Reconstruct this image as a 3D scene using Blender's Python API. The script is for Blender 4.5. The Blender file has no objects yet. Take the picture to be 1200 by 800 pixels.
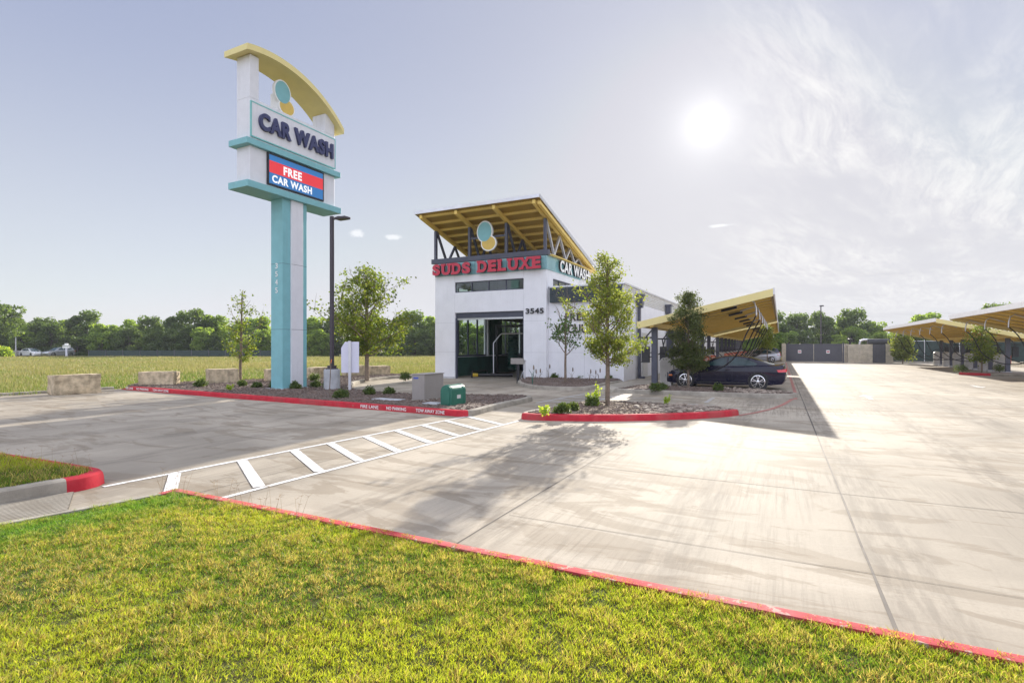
import bpy, bmesh, math, random
import numpy as np
from mathutils import Vector, Matrix, noise as mnoise

R = math.radians
SC = bpy.context.scene
COL = SC.collection
rng = random.Random(7)

# ------------------------------------------------------------------ camera
CAMH = 1.75; FPX = 620.0; HOR = 406.0
cam_d = bpy.data.cameras.new('camera'); cam = bpy.data.objects.new('camera', cam_d); COL.objects.link(cam)
cam.location = (0, 0, CAMH); cam.rotation_euler = (R(90), 0, 0)
cam_d.sensor_width = 36.0; cam_d.lens = FPX / 1200 * 36
cam_d.shift_y = (HOR - 400.0) / 1200.0
cam_d.clip_start = 0.05; cam_d.clip_end = 3000
SC.camera = cam

# ------------------------------------------------------------------ light
SUN_AZ = R(20.1); SUN_EL = R(21.4)
SUN_DIR = Vector((math.sin(SUN_AZ) * math.cos(SUN_EL), math.cos(SUN_AZ) * math.cos(SUN_EL), math.sin(SUN_EL)))
SC.view_settings.view_transform = 'Standard'; SC.view_settings.look = 'None'
SC.view_settings.gamma = 1.0; SC.view_settings.use_curve_mapping = False
SC.view_settings.exposure = 1.3
sun_d = bpy.data.lights.new('sun', 'SUN'); sun = bpy.data.objects.new('sun', sun_d); COL.objects.link(sun)
sun_d.energy = 3.7; sun_d.angle = R(0.6); sun_d.color = (1.0, 0.93, 0.82)
sun.rotation_euler = (-SUN_DIR).to_track_quat('-Z', 'Y').to_euler()


class NT:
    """small node-tree helper"""
    def __init__(s, tree):
        s.t = tree; s.n = tree.nodes; s.l = tree.links
    def new(s, typ, **kw):
        n = s.n.new(typ)
        for k, v in kw.items():
            setattr(n, k, v)
        return n
    def link(s, a, b): s.l.new(a, b)
    def val(s, sock, v):
        if hasattr(v, 'is_output'): s.l.new(v, sock)
        else: sock.default_value = v
    def math(s, op, a, b=None, c=None, clamp=False):
        n = s.new('ShaderNodeMath', operation=op, use_clamp=clamp)
        s.val(n.inputs[0], a)
        if b is not None: s.val(n.inputs[1], b)
        if c is not None: s.val(n.inputs[2], c)
        return n.outputs[0]
    def mix(s, f, a, b, mode='MIX'):
        n = s.new('ShaderNodeMix', data_type='RGBA', blend_type=mode)
        s.val(n.inputs[0], f)
        s.val(n.inputs[6], a if hasattr(a, 'is_output') else (*a[:3], 1))
        s.val(n.inputs[7], b if hasattr(b, 'is_output') else (*b[:3], 1))
        return n.outputs[2]
    def noise(s, vec, scale, detail=4, rough=0.55, dist=0.0):
        n = s.new('ShaderNodeTexNoise'); s.val(n.inputs['Scale'], scale); n.inputs['Detail'].default_value = detail
        n.inputs['Roughness'].default_value = rough; n.inputs['Distortion'].default_value = dist
        if vec is not None: s.link(vec, n.inputs['Vector'])
        return n.outputs['Fac']
    def ramp(s, f, a, b):
        n = s.new('ShaderNodeMapRange', interpolation_type='SMOOTHSTEP')
        s.val(n.inputs[0], f); s.val(n.inputs[1], a); s.val(n.inputs[2], b)
        return n.outputs[0]
    def mapping(s, vec, rot=(0, 0, 0), scale=(1, 1, 1), loc=(0, 0, 0)):
        n = s.new('ShaderNodeMapping'); s.link(vec, n.inputs[0])
        n.inputs['Rotation'].default_value = rot; n.inputs['Scale'].default_value = scale; n.inputs['Location'].default_value = loc
        return n.outputs[0]

# world: clear morning sky veiled by thin high cloud
w = bpy.data.worlds.new('World'); SC.world = w; w.use_nodes = True
W_ = NT(w.node_tree); w.node_tree.nodes.clear()
sky = W_.new('ShaderNodeTexSky', sky_type='NISHITA', sun_disc=False)
sky.sun_elevation = SUN_EL; sky.sun_rotation = SUN_AZ; sky.air_density = 1.0; sky.dust_density = 0.3; sky.ozone_density = 2.0
SKY_STR = 0.10
tc = W_.new('ShaderNodeTexCoord'); gen = tc.outputs['Generated']
sep = W_.new('ShaderNodeSeparateXYZ'); W_.link(gen, sep.inputs[0])
zz = W_.math('MAXIMUM', sep.outputs[2], 0.0)
dot = W_.new('ShaderNodeVectorMath', operation='DOT_PRODUCT'); W_.link(gen, dot.inputs[0]); dot.inputs[1].default_value = SUN_DIR
cosang = dot.outputs['Value']
ang = W_.math('ARCCOSINE', W_.math('MINIMUM', cosang, 0.99999))
# veil radiance (values before the background strength)
veil = W_.mix(W_.ramp(zz, 0.0, 0.58), (2.92, 2.98, 3.12), (1.52, 1.70, 2.42))
veil = W_.mix(W_.math('MULTIPLY', W_.ramp(ang, 1.05, 0.05), 0.6), veil, (2.45, 2.36, 2.42))
# added brightness in the unseen sky behind and overhead, filling the shaded walls
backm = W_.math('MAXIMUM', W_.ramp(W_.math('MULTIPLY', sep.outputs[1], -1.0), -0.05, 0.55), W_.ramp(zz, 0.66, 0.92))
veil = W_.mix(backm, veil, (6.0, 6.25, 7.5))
ncl = W_.new('ShaderNodeVectorMath', operation='MINIMUM'); W_.link(sky.outputs[0], ncl.inputs[0]); ncl.inputs[1].default_value = (6.0, 6.0, 6.5)
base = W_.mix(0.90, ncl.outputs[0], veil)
# cirrus on a flat high layer
inv = W_.math('DIVIDE', 1.0, W_.math('ADD', zz, 0.06))
cx = W_.math('MULTIPLY', sep.outputs[0], inv); cy = W_.math('MULTIPLY', sep.outputs[1], inv)
comb = W_.new('ShaderNodeCombineXYZ'); W_.link(cx, comb.inputs[0]); W_.link(cy, comb.inputs[1])
cm = W_.mapping(W_.mapping(comb.outputs[0], rot=(0, 0, R(-48))), scale=(0.5, 1.35, 1))
warp = W_.math('MULTIPLY', W_.noise(cm, 1.1, 3, 0.5), 0.5)
cm2n = W_.new('ShaderNodeVectorMath', operation='ADD'); W_.link(cm, cm2n.inputs[0])
wc = W_.new('ShaderNodeCombineXYZ'); W_.link(warp, wc.inputs[0]); W_.link(warp, wc.inputs[1]); W_.link(wc.outputs[0], cm2n.inputs[1])
big = W_.noise(cm2n.outputs[0], 0.8, 6, 0.6, 0.15)
fine = W_.noise(W_.mapping(cm2n.outputs[0], scale=(1.1, 2.0, 1)), 4.0, 10, 0.72, 0.35)
cov = W_.math('MULTIPLY', W_.ramp(big, 0.38, 0.60), W_.ramp(fine, 0.30, 0.72))
az = W_.math('ARCTAN2', sep.outputs[0], sep.outputs[1])
side = W_.ramp(az, 0.26, 0.58)
lowmask = W_.ramp(zz, 0.02, 0.10)
cov = W_.math('MULTIPLY', W_.math('MULTIPLY', cov, side), lowmask)
sky_c = W_.mix(W_.math('MULTIPLY', cov, 0.60), base, (4.5, 4.4, 4.25))
# grey undersides, low on the right
low = W_.noise(W_.mapping(comb.outputs[0], rot=(0, 0, R(5)), scale=(0.35, 0.9, 1)), 1.3, 6, 0.6, 0.3)
gcov = W_.math('MULTIPLY', W_.math('MULTIPLY', W_.ramp(low, 0.5, 0.66), W_.ramp(zz, 0.22, 0.06)), W_.ramp(az, 0.3, 0.7))
sky_c = W_.mix(W_.math('MULTIPLY', gcov, 0.45), sky_c, (2.45, 2.45, 2.6))
# two small puffs low on the left
def puff(azd, eld, ra, re):
    a = R(azd); e = R(eld)
    da = W_.math('DIVIDE', W_.math('SUBTRACT', az, a), R(ra))
    de = W_.math('DIVIDE', W_.math('SUBTRACT', sep.outputs[2], math.sin(e)), R(re))
    d = W_.math('SQRT', W_.math('ADD', W_.math('MULTIPLY', da, da), W_.math('MULTIPLY', de, de)))
    d = W_.math('ADD', d, W_.math('MULTIPLY', W_.math('SUBTRACT', W_.noise(gen, 60, 4, 0.6), 0.5), 1.6))
    return W_.ramp(d, 1.0, 0.3)
for p in ((-16.4, 11.6, 0.9, 0.55), (-12.5, 11.4, 1.1, 0.35), (21.5, 12.0, 1.4, 0.22)):
    sky_c = W_.mix(W_.math('MULTIPLY', puff(*p), 0.55), sky_c, (4.6, 4.6, 4.7))
# the sun's own aureole and disc
g1 = W_.math('MULTIPLY', W_.math('EXPONENT', W_.math('MULTIPLY', ang, -5.0)), 0.72)
g2 = W_.math('MULTIPLY', W_.math('EXPONENT', W_.math('MULTIPLY', ang, -36.0)), 2.6)
g3 = W_.math('MULTIPLY', W_.ramp(ang, 0.027, 0.014), 12.0)
glow = W_.math('ADD', W_.math('ADD', g1, g2), g3)
gc = W_.new('ShaderNodeVectorMath', operation='SCALE'); gc.inputs[0].default_value = (1.0, 0.97, 0.90); W_.link(glow, gc.inputs[3])
addn = W_.new('ShaderNodeVectorMath', operation='ADD'); W_.link(sky_c, addn.inputs[0]); W_.link(gc.outputs[0], addn.inputs[1])
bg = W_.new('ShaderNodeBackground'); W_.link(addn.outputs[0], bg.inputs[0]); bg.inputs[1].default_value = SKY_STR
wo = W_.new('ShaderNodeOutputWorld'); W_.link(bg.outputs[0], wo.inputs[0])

# ------------------------------------------------------------------ frames
A = R(26.94)                       # the site's grid is turned this much from the view axis
DF = Vector((math.cos(A), -math.sin(A), 0)); DD = Vector((math.sin(A), math.cos(A), 0))
ORG = Vector((1.72, 26.6, 0))      # front right corner of the tower
def L2W(f, d, z=0.0): return ORG + DF * f + DD * d + Vector((0, 0, z))
def at(px, py, z=0.0):
    y = (CAMH - z) * FPX / (py - HOR)
    return Vector(((px - 600) / FPX * y, y, z))
def atY(px, y, z=0.0): return Vector(((px - 600) / FPX * y, y, z))

# ------------------------------------------------------------------ mesh helpers
class MB:
    def __init__(s): s.v = []; s.f = []; s.m = []
    def add(s, vs, fs, mi=0):
        o = len(s.v); s.v.extend([tuple(q) for q in vs]); s.f.extend([tuple(i + o for i in q) for q in fs]); s.m.extend([mi] * len(fs))
    def box(s, a, b, mi=0):
        (x0, y0, z0), (x1, y1, z1) = a, b
        s.add([(x0, y0, z0), (x1, y0, z0), (x1, y1, z0), (x0, y1, z0), (x0, y0, z1), (x1, y0, z1), (x1, y1, z1), (x0, y1, z1)],
              [(0, 3, 2, 1), (4, 5, 6, 7), (0, 1, 5, 4), (1, 2, 6, 5), (2, 3, 7, 6), (3, 0, 4, 7)], mi)
    def bar(s, p, q, wx, wz, up=(0, 0, 1), mi=0):
        p = Vector(p); q = Vector(q); d = (q - p).normalized(); u = Vector(up)
        r = d.cross(u)
        if r.length < 1e-4: r = d.cross(Vector((1, 0, 0)))
        r.normalize(); u = r.cross(d).normalized()
        vs = []
        for c in (p, q):
            for a_, b_ in ((-1, -1), (1, -1), (1, 1), (-1, 1)): vs.append(c + r * (a_ * wx / 2) + u * (b_ * wz / 2))
        s.add(vs, [(0, 1, 2, 3), (7, 6, 5, 4), (0, 4, 5, 1), (1, 5, 6, 2), (2, 6, 7, 3), (3, 7, 4, 0)], mi)
    def tube(s, pts, rad, seg=8, cap=True, mi=0):
        pts = [Vector(p) for p in pts]; n = len(pts)
        rs = rad if isinstance(rad, (list, tuple)) else [rad] * n
        o = len(s.v); prev = None; fs = []
        for i, p in enumerate(pts):
            d = (pts[min(i + 1, n - 1)] - pts[max(i - 1, 0)]).normalized()
            if prev is None:
                r = d.cross(Vector((0, 0, 1)))
                if r.length < 1e-3: r = d.cross(Vector((1, 0, 0)))
            else: r = prev - d * prev.dot(d)
            r.normalize(); prev = r; u = d.cross(r)
            for k in range(seg):
                t = 2 * math.pi * k / seg
                s.v.append(tuple(p + (r * math.cos(t) + u * math.sin(t)) * rs[i]))
        for i in range(n - 1):
            for k in range(seg):
                a_ = o + i * seg + k; b_ = o + i * seg + (k + 1) % seg
                fs.append((a_, b_, b_ + seg, a_ + seg))
        if cap:
            fs.append(tuple(o + k for k in reversed(range(seg)))); fs.append(tuple(o + (n - 1) * seg + k for k in range(seg)))
        s.f.extend(fs); s.m.extend([mi] * len(fs))
    def lathe(s, prof, c, axis='z', seg=24, mi=0):
        """prof: list of (r, h); axis z or y"""
        o = len(s.v); c = Vector(c); n = len(prof); fs = []
        for r, h in prof:
            for k in range(seg):
                t = 2 * math.pi * k / seg
                if axis == 'z': s.v.append((c.x + r * math.cos(t), c.y + r * math.sin(t), c.z + h))
                elif axis == 'y': s.v.append((c.x + r * math.cos(t), c.y + h, c.z + r * math.sin(t)))
                else: s.v.append((c.x + h, c.y + r * math.cos(t), c.z + r * math.sin(t)))
        for i in range(n - 1):
            for k in range(seg):
                a_ = o + i * seg + k; b_ = o + i * seg + (k + 1) % seg
                fs.append((a_, b_, b_ + seg, a_ + seg))
        fs.append(tuple(o + k for k in reversed(range(seg)))); fs.append(tuple(o + (n - 1) * seg + k for k in range(seg)))
        s.f.extend(fs); s.m.extend([mi] * len(fs))
    def prism(s, poly, z0, z1, mi=0):
        n = len(poly)
        vs = [(p[0], p[1], z0) for p in poly] + [(p[0], p[1], z1) for p in poly]
        fs = [tuple(reversed(range(n))), tuple(range(n, 2 * n))] + [(i, (i + 1) % n, n + (i + 1) % n, n + i) for i in range(n)]
        s.add(vs, fs, mi)
    def extr(s, prof, fn, a, b, mi=0):
        """closed 2-D profile extruded from a to b; fn(u, v, w) gives the point"""
        n = len(prof)
        vs = [fn(u, v, a) for u, v in prof] + [fn(u, v, b) for u, v in prof]
        fs = [tuple(reversed(range(n))), tuple(range(n, 2 * n))] + [(i, (i + 1) % n, n + (i + 1) % n, n + i) for i in range(n)]
        s.add(vs, fs, mi)
    def mesh(s, name):
        me = bpy.data.meshes.new(name); me.from_pydata(s.v, [], s.f); me.update(); return me
    def build(s, name, mats, parent=None, smooth=None, bevel=0.0, loc=None, rot=None, recalc=True):
        me = s.mesh(name)
        if not isinstance(mats, (list, tuple)): mats = [mats]
        for m_ in mats: me.materials.append(m_)
        if len(mats) > 1: me.polygons.foreach_set('material_index', s.m)
        if recalc:
            bm = bmesh.new(); bm.from_mesh(me)
            bmesh.ops.recalc_face_normals(bm, faces=bm.faces)
            bm.to_mesh(me); bm.free()
        if smooth is not None:
            me.polygons.foreach_set('use_smooth', [True] * len(me.polygons)); me.set_sharp_from_angle(angle=R(smooth))
        o = link(name, me, parent)
        if bevel:
            b = o.modifiers.new('bevel', 'BEVEL'); b.width = bevel; b.segments = 2; b.limit_method = 'ANGLE'; b.angle_limit = R(40)
        if loc is not None: o.location = loc
        if rot is not None: o.rotation_euler = rot
        return o

def link(name, data, parent=None):
    o = bpy.data.objects.new(name, data); COL.objects.link(o)
    if parent: o.parent = parent
    return o
def empty(name, loc=(0, 0, 0), rz=0.0, label=None, cat=None, group=None):
    o = link(name, None); o.location = loc; o.rotation_euler = (0, 0, rz); o.empty_display_size = 0.2
    tag(o, label, cat, group); return o
def tag(o, label=None, cat=None, group=None, kind=None):
    if label: o['label'] = label
    if cat: o['category'] = cat
    if group: o['group'] = group
    if kind: o['kind'] = kind
    return o
def dup(root, loc=None, rz=None, scale=None, label=None, group=None):
    r = root.copy(); COL.objects.link(r)
    if loc is not None: r.location = loc
    if rz is not None: r.rotation_euler = (0, 0, rz)
    if scale is not None: r.scale = scale
    if label: r['label'] = label
    if group: r['group'] = group
    for ch in list(root.children):
        c = ch.copy(); COL.objects.link(c); c.parent = r
        for g in list(ch.children):
            d = g.copy(); COL.objects.link(d); d.parent = c
    return r
def np_mesh(name, verts, faces_flat, sizes, mat, parent=None, colors=None):
    """verts (n,3); faces_flat loop vertex indices; sizes loops per face; colors (n,4) point colour"""
    me = bpy.data.meshes.new(name)
    me.vertices.add(len(verts)); me.vertices.foreach_set('co', np.ascontiguousarray(verts, dtype=np.float32).ravel())
    me.loops.add(len(faces_flat)); me.loops.foreach_set('vertex_index', np.ascontiguousarray(faces_flat, dtype=np.int32))
    me.polygons.add(len(sizes)); st = np.concatenate(([0], np.cumsum(sizes)[:-1])).astype(np.int32)
    me.polygons.foreach_set('loop_start', st)
    me.update(calc_edges=True)
    if colors is not None:
        at_ = me.color_attributes.new('tint', 'FLOAT_COLOR', 'POINT'); at_.data.foreach_set('color', np.ascontiguousarray(colors, dtype=np.float32).ravel())
    me.materials.append(mat)
    me.validate()
    return link(name, me, parent)

# ------------------------------------------------------------------ materials
def mat(name, col, rough=0.6, metal=0.0, var=0.08, vscale=3.0, bump=0.0, bscale=60.0, emit=None, spec=None, coat=0.0, dirt=0.0):
    m_ = bpy.data.materials.new(name); m_.use_nodes = True
    t = NT(m_.node_tree); b = t.n['Principled BSDF']
    b.inputs['Roughness'].default_value = rough; b.inputs['Metallic'].default_value = metal
    if coat: b.inputs['Coat Weight'].default_value = coat; b.inputs['Coat Roughness'].default_value = 0.04
    if spec is not None: b.inputs['Specular IOR Level'].default_value = spec
    tc_ = t.new('ShaderNodeTexCoord'); ob = tc_.outputs['Object']
    n1 = t.noise(ob, vscale, 5, 0.6)
    dark = tuple(c * (1 - var) for c in col); lite = tuple(min(1, c * (1 + var)) for c in col)
    c = t.mix(t.ramp(n1, 0.3, 0.7), dark, lite)
    if dirt:
        st = t.noise(t.mapping(ob, scale=(3.0, 3.0, 0.35)), 2.2, 6, 0.65)
        c = t.mix(t.math('MULTIPLY', t.ramp(st, 0.52, 0.78), dirt), c, (0.20, 0.18, 0.15))
    t.link(c, b.inputs['Base Color'])
    rn = t.noise(ob, vscale * 4, 4)
    t.link(t.math('ADD', t.math('MULTIPLY', rn, 0.15), max(0.02, rough - 0.075)), b.inputs['Roughness'])
    if bump:
        bn = t.new('ShaderNodeBump'); bn.inputs['Strength'].default_value = bump; bn.inputs['Distance'].default_value = 0.02
        t.link(t.noise(ob, bscale, 4, 0.6), bn.inputs['Height']); t.link(bn.outputs[0], b.inputs['Normal'])
    if emit:
        b.inputs['Emission Color'].default_value = (*emit[0], 1); b.inputs['Emission Strength'].default_value = emit[1]
    return m_

def foliage_mat(name, c1, c2, c3=None, trans=0.45, scale=1.2, attr=False, tc_gain=(2.0, 1.9, 0.9)):
    m_ = bpy.data.materials.new(name); m_.use_nodes = True
    t = NT(m_.node_tree); t.n.clear()
    out = t.new('ShaderNodeOutputMaterial')
    if attr:
        a_ = t.new('ShaderNodeAttribute', attribute_name='tint'); c = a_.outputs['Color']
    else:
        g = t.new('ShaderNodeNewGeometry')
        tc_ = t.new('ShaderNodeTexCoord')
        n1 = t.noise(tc_.outputs['Object'], scale, 3, 0.6)
        c = t.mix(t.ramp(n1, 0.35, 0.65), c1, c2)
        c = t.mix(t.math('MULTIPLY', t.math('POWER', g.outputs['Random Per Island'], 2.0), 0.7), c, c3 or c2)
    d = t.new('ShaderNodeBsdfPrincipled'); t.link(c, d.inputs['Base Color']); d.inputs['Roughness'].default_value = 0.55
    d.inputs['Specular IOR Level'].default_value = 0.35
    tr = t.new('ShaderNodeBsdfTranslucent')
    gm = t.new('ShaderNodeMix', data_type='RGBA', blend_type='MULTIPLY'); gm.inputs[0].default_value = 1.0
    t.link(c, gm.inputs[6]); gm.inputs[7].default_value = (*tc_gain, 1)
    t.link(gm.outputs[2], tr.inputs['Color'])
    mx = t.new('ShaderNodeMixShader'); mx.inputs[0].default_value = trans
    t.link(d.outputs[0], mx.inputs[1]); t.link(tr.outputs[0], mx.inputs[2]); t.link(mx.outputs[0], out.inputs[0])
    return m_

def concrete_mat(name, col, stain=1.0):
    m_ = bpy.data.materials.new(name); m_.use_nodes = True
    t = NT(m_.node_tree); b = t.n['Principled BSDF']
    tc_ = t.new('ShaderNodeTexCoord'); ob = tc_.outputs['Object']
    rot = t.mapping(ob, rot=(0, 0, A))
    n1 = t.noise(ob, 0.22, 6, 0.6, 0.8)
    c = t.mix(t.ramp(n1, 0.35, 0.65), tuple(x * 0.74 for x in col), tuple(min(1, x * 1.15) for x in col))
    # broom and tyre streaks along the drive aisle
    s1 = t.noise(t.mapping(rot, scale=(2.0, 0.22, 1)), 1.3, 8, 0.70, 0.9)
    c = t.mix(t.math('MULTIPLY', t.ramp(s1, 0.50, 0.68), 0.30 * stain), c, (0.19, 0.165, 0.13))
    s1b = t.noise(t.mapping(rot, scale=(9.0, 0.30, 1), loc=(3, 1, 0)), 2.2, 6, 0.75, 0.25)
    patch = t.ramp(t.noise(ob, 0.16, 4, 0.6), 0.46, 0.60)
    c = t.mix(t.math('MULTIPLY', t.math('MULTIPLY', t.ramp(s1b, 0.46, 0.62), patch), 0.55 * stain), c, (0.15, 0.13, 0.105))
    # water marks running across the fall of the slab
    s2 = t.noise(t.mapping(rot, rot=(0, 0, R(12)), scale=(0.30, 0.95, 1), loc=(9, 4, 0)), 1.0, 8, 0.62, 2.2)
    c = t.mix(t.math('MULTIPLY', t.ramp(s2, 0.53, 0.575), 0.42 * stain), c, (0.18, 0.138, 0.09))
    s3 = t.noise(t.mapping(rot, scale=(0.5, 1.1, 1), loc=(2, 7, 0)), 0.55, 7, 0.6, 1.6)
    c = t.mix(t.math('MULTIPLY', t.ramp(s3, 0.54, 0.59), 0.34 * stain), c, (0.19, 0.145, 0.095))
    # paired tyre tracks down the drive aisle
    tr_ = t.new('ShaderNodeTexWave', wave_type='BANDS', bands_direction='X', wave_profile='SIN'); tr_.inputs['Scale'].default_value = 0.19; tr_.inputs['Distortion'].default_value = 1.4; tr_.inputs['Detail'].default_value = 3; tr_.inputs['Detail Scale'].default_value = 0.4
    t.link(t.mapping(rot, scale=(1, 0.12, 1)), tr_.inputs['Vector'])
    trk = t.math('MULTIPLY', t.ramp(tr_.outputs['Fac'], 0.62, 0.95), t.ramp(t.noise(t.mapping(rot, scale=(4, 0.5, 1)), 2.0, 6, 0.7), 0.38, 0.62))
    c = t.mix(t.math('MULTIPLY', trk, 0.42 * stain), c, (0.13, 0.112, 0.09))
    # pale laitance streaks
    s4 = t.noise(t.mapping(rot, rot=(0, 0, R(40)), scale=(0.45, 1.6, 1), loc=(5, 0, 0)), 0.9, 7, 0.62, 1.6)
    c = t.mix(t.math('MULTIPLY', t.ramp(s4, 0.55, 0.72), 0.45 * stain), c, (0.47, 0.42, 0.34))
    # oil spots and grit
    vor = t.new('ShaderNodeTexVoronoi'); vor.inputs['Scale'].default_value = 0.9; t.link(ob, vor.inputs['Vector'])
    spot = t.math('MULTIPLY', t.ramp(t.math('ADD', vor.outputs['Distance'], t.math('MULTIPLY', t.noise(ob, 9, 4), 0.12)), 0.17, 0.09), t.ramp(t.noise(ob, 0.45, 2), 0.5, 0.62))
    c = t.mix(t.math('MULTIPLY', spot, 0.45), c, (0.12, 0.11, 0.10))
    f1 = t.noise(ob, 34, 5, 0.75)
    c = t.mix(0.55, c, t.mix(f1, (0.5, 0.5, 0.5), (1.5, 1.5, 1.5)), 'MULTIPLY') if False else t.mix(t.math('MULTIPLY', t.ramp(f1, 0.35, 0.75), 0.30), c, tuple(x * 0.62 for x in col))
    t.link(c, b.inputs['Base Color'])
    t.link(t.math('ADD', 0.66, t.math('MULTIPLY', n1, 0.25)), b.inputs['Roughness'])
    b.inputs['Specular IOR Level'].default_value = 0.12
    bn = t.new('ShaderNodeBump'); bn.inputs['Strength'].default_value = 0.22; bn.inputs['Distance'].default_value = 0.012
    h = t.math('ADD', f1, t.math('MULTIPLY', s1b, 0.9))
    t.link(h, bn.inputs['Height']); t.link(bn.outputs[0], b.inputs['Normal'])
    return m_

M = {}
M['concrete'] = concrete_mat('concrete', (0.41, 0.36, 0.285))
M['kerb'] = mat('kerb_concrete', (0.33, 0.30, 0.25), 0.9, spec=0.15, var=0.22, vscale=2.5, bump=0.4, bscale=40, dirt=0.4)
M['kerb_red'] = mat('kerb_red_paint', (0.44, 0.035, 0.05), 0.85, var=0.22, vscale=7, bump=0.4, bscale=40, spec=0.1, dirt=0.35)
M['red_line'] = mat('worn_red_line', (0.36, 0.15, 0.12), 0.8, var=0.25, vscale=8)
M['white_line_plain'] = mat('white_stencil', (0.80, 0.79, 0.77), 0.6, var=0.07, vscale=6, bump=0.1)
def worn_paint(name, col, under, thr=0.60, scale=7.0, rough=0.7):
    m_ = mat(name, col, rough, var=0.12, vscale=6, bump=0.2, bscale=35, spec=0.15)
    t = NT(m_.node_tree); b = t.n['Principled BSDF']; src = b.inputs['Base Color'].links[0].from_socket
    tc_ = t.new('ShaderNodeTexCoord'); ob = tc_.outputs['Object']
    w1 = t.ramp(t.noise(ob, scale, 8, 0.72), thr, thr + 0.05)
    w2 = t.math('MULTIPLY', t.ramp(t.noise(ob, 1.1, 5, 0.65), 0.45, 0.65), 0.35)
    t.link(t.mix(t.math('MAXIMUM', w1, w2), src, under), b.inputs['Base Color'])
    return m_
M['white_line'] = worn_paint('white_marking', (0.68, 0.67, 0.65), (0.44, 0.40, 0.34), 0.57)
M['kerb_red_worn'] = worn_paint('worn_red_paint', (0.42, 0.05, 0.06), (0.40, 0.27, 0.23), 0.55, 9.0, 0.85)
M['kerb_red'] = worn_paint('kerb_red_paint', (0.47, 0.03, 0.045), (0.32, 0.13, 0.11), 0.64, 6.0, 0.8)
M['white_faded'] = mat('faded_marking', (0.40, 0.385, 0.36), 0.7, var=0.16, vscale=9)
M['joint'] = mat('joint_sealant', (0.09, 0.075, 0.06), 0.8, var=0.3)
M['stucco'] = mat('white_stucco', (0.79, 0.79, 0.81), 0.85, var=0.035, vscale=1.2, bump=0.25, bscale=120, dirt=0.10)
M['stucco_joint'] = mat('stucco_joint', (0.55, 0.55, 0.56), 0.9)
M['white_metal'] = mat('white_metal', (0.70, 0.70, 0.73), 0.5, var=0.03, dirt=0.15)
M['siding'] = mat('grey_siding', (0.60, 0.60, 0.58), 0.4, var=0.03)
M['yellow'] = mat('mustard_steel', (0.74, 0.53, 0.13), 0.5, var=0.06, vscale=1.5)
M['fascia'] = mat('pale_yellow_fascia', (0.74, 0.63, 0.27), 0.45, var=0.03)
M['rafter'] = mat('brightened_rafter', (0.82, 0.60, 0.16), 0.5, var=0.04)  # lightened to stand out from the shade painted into the deck
M['deck'] = mat('shaded_mustard_deck', (0.42, 0.27, 0.045), 0.5, var=0.06, vscale=1.5)  # mustard darkened so its colour carries the shade between rafters
M['steel'] = mat('slate_steel', (0.065, 0.07, 0.10), 0.45, var=0.08)
M['darkribs'] = mat('dark_ribbed_metal', (0.03, 0.045, 0.055), 0.45, var=0.1)
M['black'] = mat('black_plastic', (0.015, 0.015, 0.018), 0.45, var=0.2)
M['rubber'] = mat('rubber', (0.012, 0.012, 0.013), 0.6)
M['chrome'] = mat('bright_metal', (0.75, 0.75, 0.76), 0.22, metal=1.0, var=0.03)
M['galv'] = mat('galvanised', (0.62, 0.62, 0.64), 0.42, metal=0.8, var=0.06)
M['teal'] = mat('teal_panel', (0.20, 0.45, 0.48), 0.5, var=0.05, dirt=0.12)
M['teal_line'] = mat('teal_line', (0.20, 0.50, 0.48), 0.5)
M['navy'] = mat('navy_letter', (0.035, 0.04, 0.12), 0.4)
M['red_letter'] = mat('red_letter', (0.50, 0.02, 0.05), 0.35, var=0.03)
M['red_back'] = mat('letter_return', (0.05, 0.02, 0.03), 0.5)
M['letter_white'] = mat('white_letter', (0.85, 0.85, 0.83), 0.4, var=0.02)
M['letter_black'] = mat('black_letter', (0.02, 0.02, 0.022), 0.4)
M['tealglass'] = mat('teal_glass_band', (0.20, 0.40, 0.42), 0.12, var=0.12, vscale=0.9)
M['tunnel'] = mat('tunnel_wall', (0.10, 0.085, 0.075), 0.7, var=0.3, vscale=1.2)
M['tunnel_green'] = mat('tunnel_panel', (0.03, 0.09, 0.07), 0.4, var=0.3, vscale=1.2)
M['mulch'] = mat('mulch', (0.14, 0.105, 0.085), 0.95, var=0.45, vscale=22, bump=1.0, bscale=45)
M['mulch_chip'] = mat('mulch_chip', (0.17, 0.125, 0.10), 0.9, var=0.5, vscale=14)
M['soil'] = mat('sandy_soil', (0.20, 0.152, 0.105), 0.95, var=0.35, vscale=14, bump=1.0, bscale=45)
M['rock'] = mat('river_rock', (0.27, 0.22, 0.175), 0.75, var=0.4, vscale=2.5, bump=0.3, bscale=20)
M['limestone'] = mat('limestone', (0.50, 0.41, 0.28), 0.95, var=0.35, vscale=4.0, bump=1.0, bscale=12, dirt=0.45, spec=0.1)
M['taupe'] = mat('taupe_cabinet', (0.30, 0.275, 0.25), 0.5, var=0.04)
M['green_box'] = mat('green_pedestal', (0.02, 0.14, 0.095), 0.35, var=0.12)
M['blue_label'] = mat('blue_label', (0.06, 0.10, 0.42), 0.5)
M['pole'] = mat('bronze_pole', (0.05, 0.04, 0.05), 0.45)
M['greycon'] = mat('formed_concrete', (0.40, 0.41, 0.42), 0.85, var=0.15, bump=0.4, bscale=25, dirt=0.3)
M['sign_white'] = mat('sign_back', (0.66, 0.66, 0.76), 0.45, var=0.03)
M['bark'] = mat('bark', (0.20, 0.15, 0.11), 0.9, var=0.3, vscale=12, bump=0.8, bscale=35)
M['bark_dark'] = mat('bark_dark', (0.07, 0.055, 0.045), 0.9, var=0.3, vscale=4)
M['gate'] = mat('charcoal_gate', (0.085, 0.085, 0.10), 0.5, var=0.06)
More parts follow.
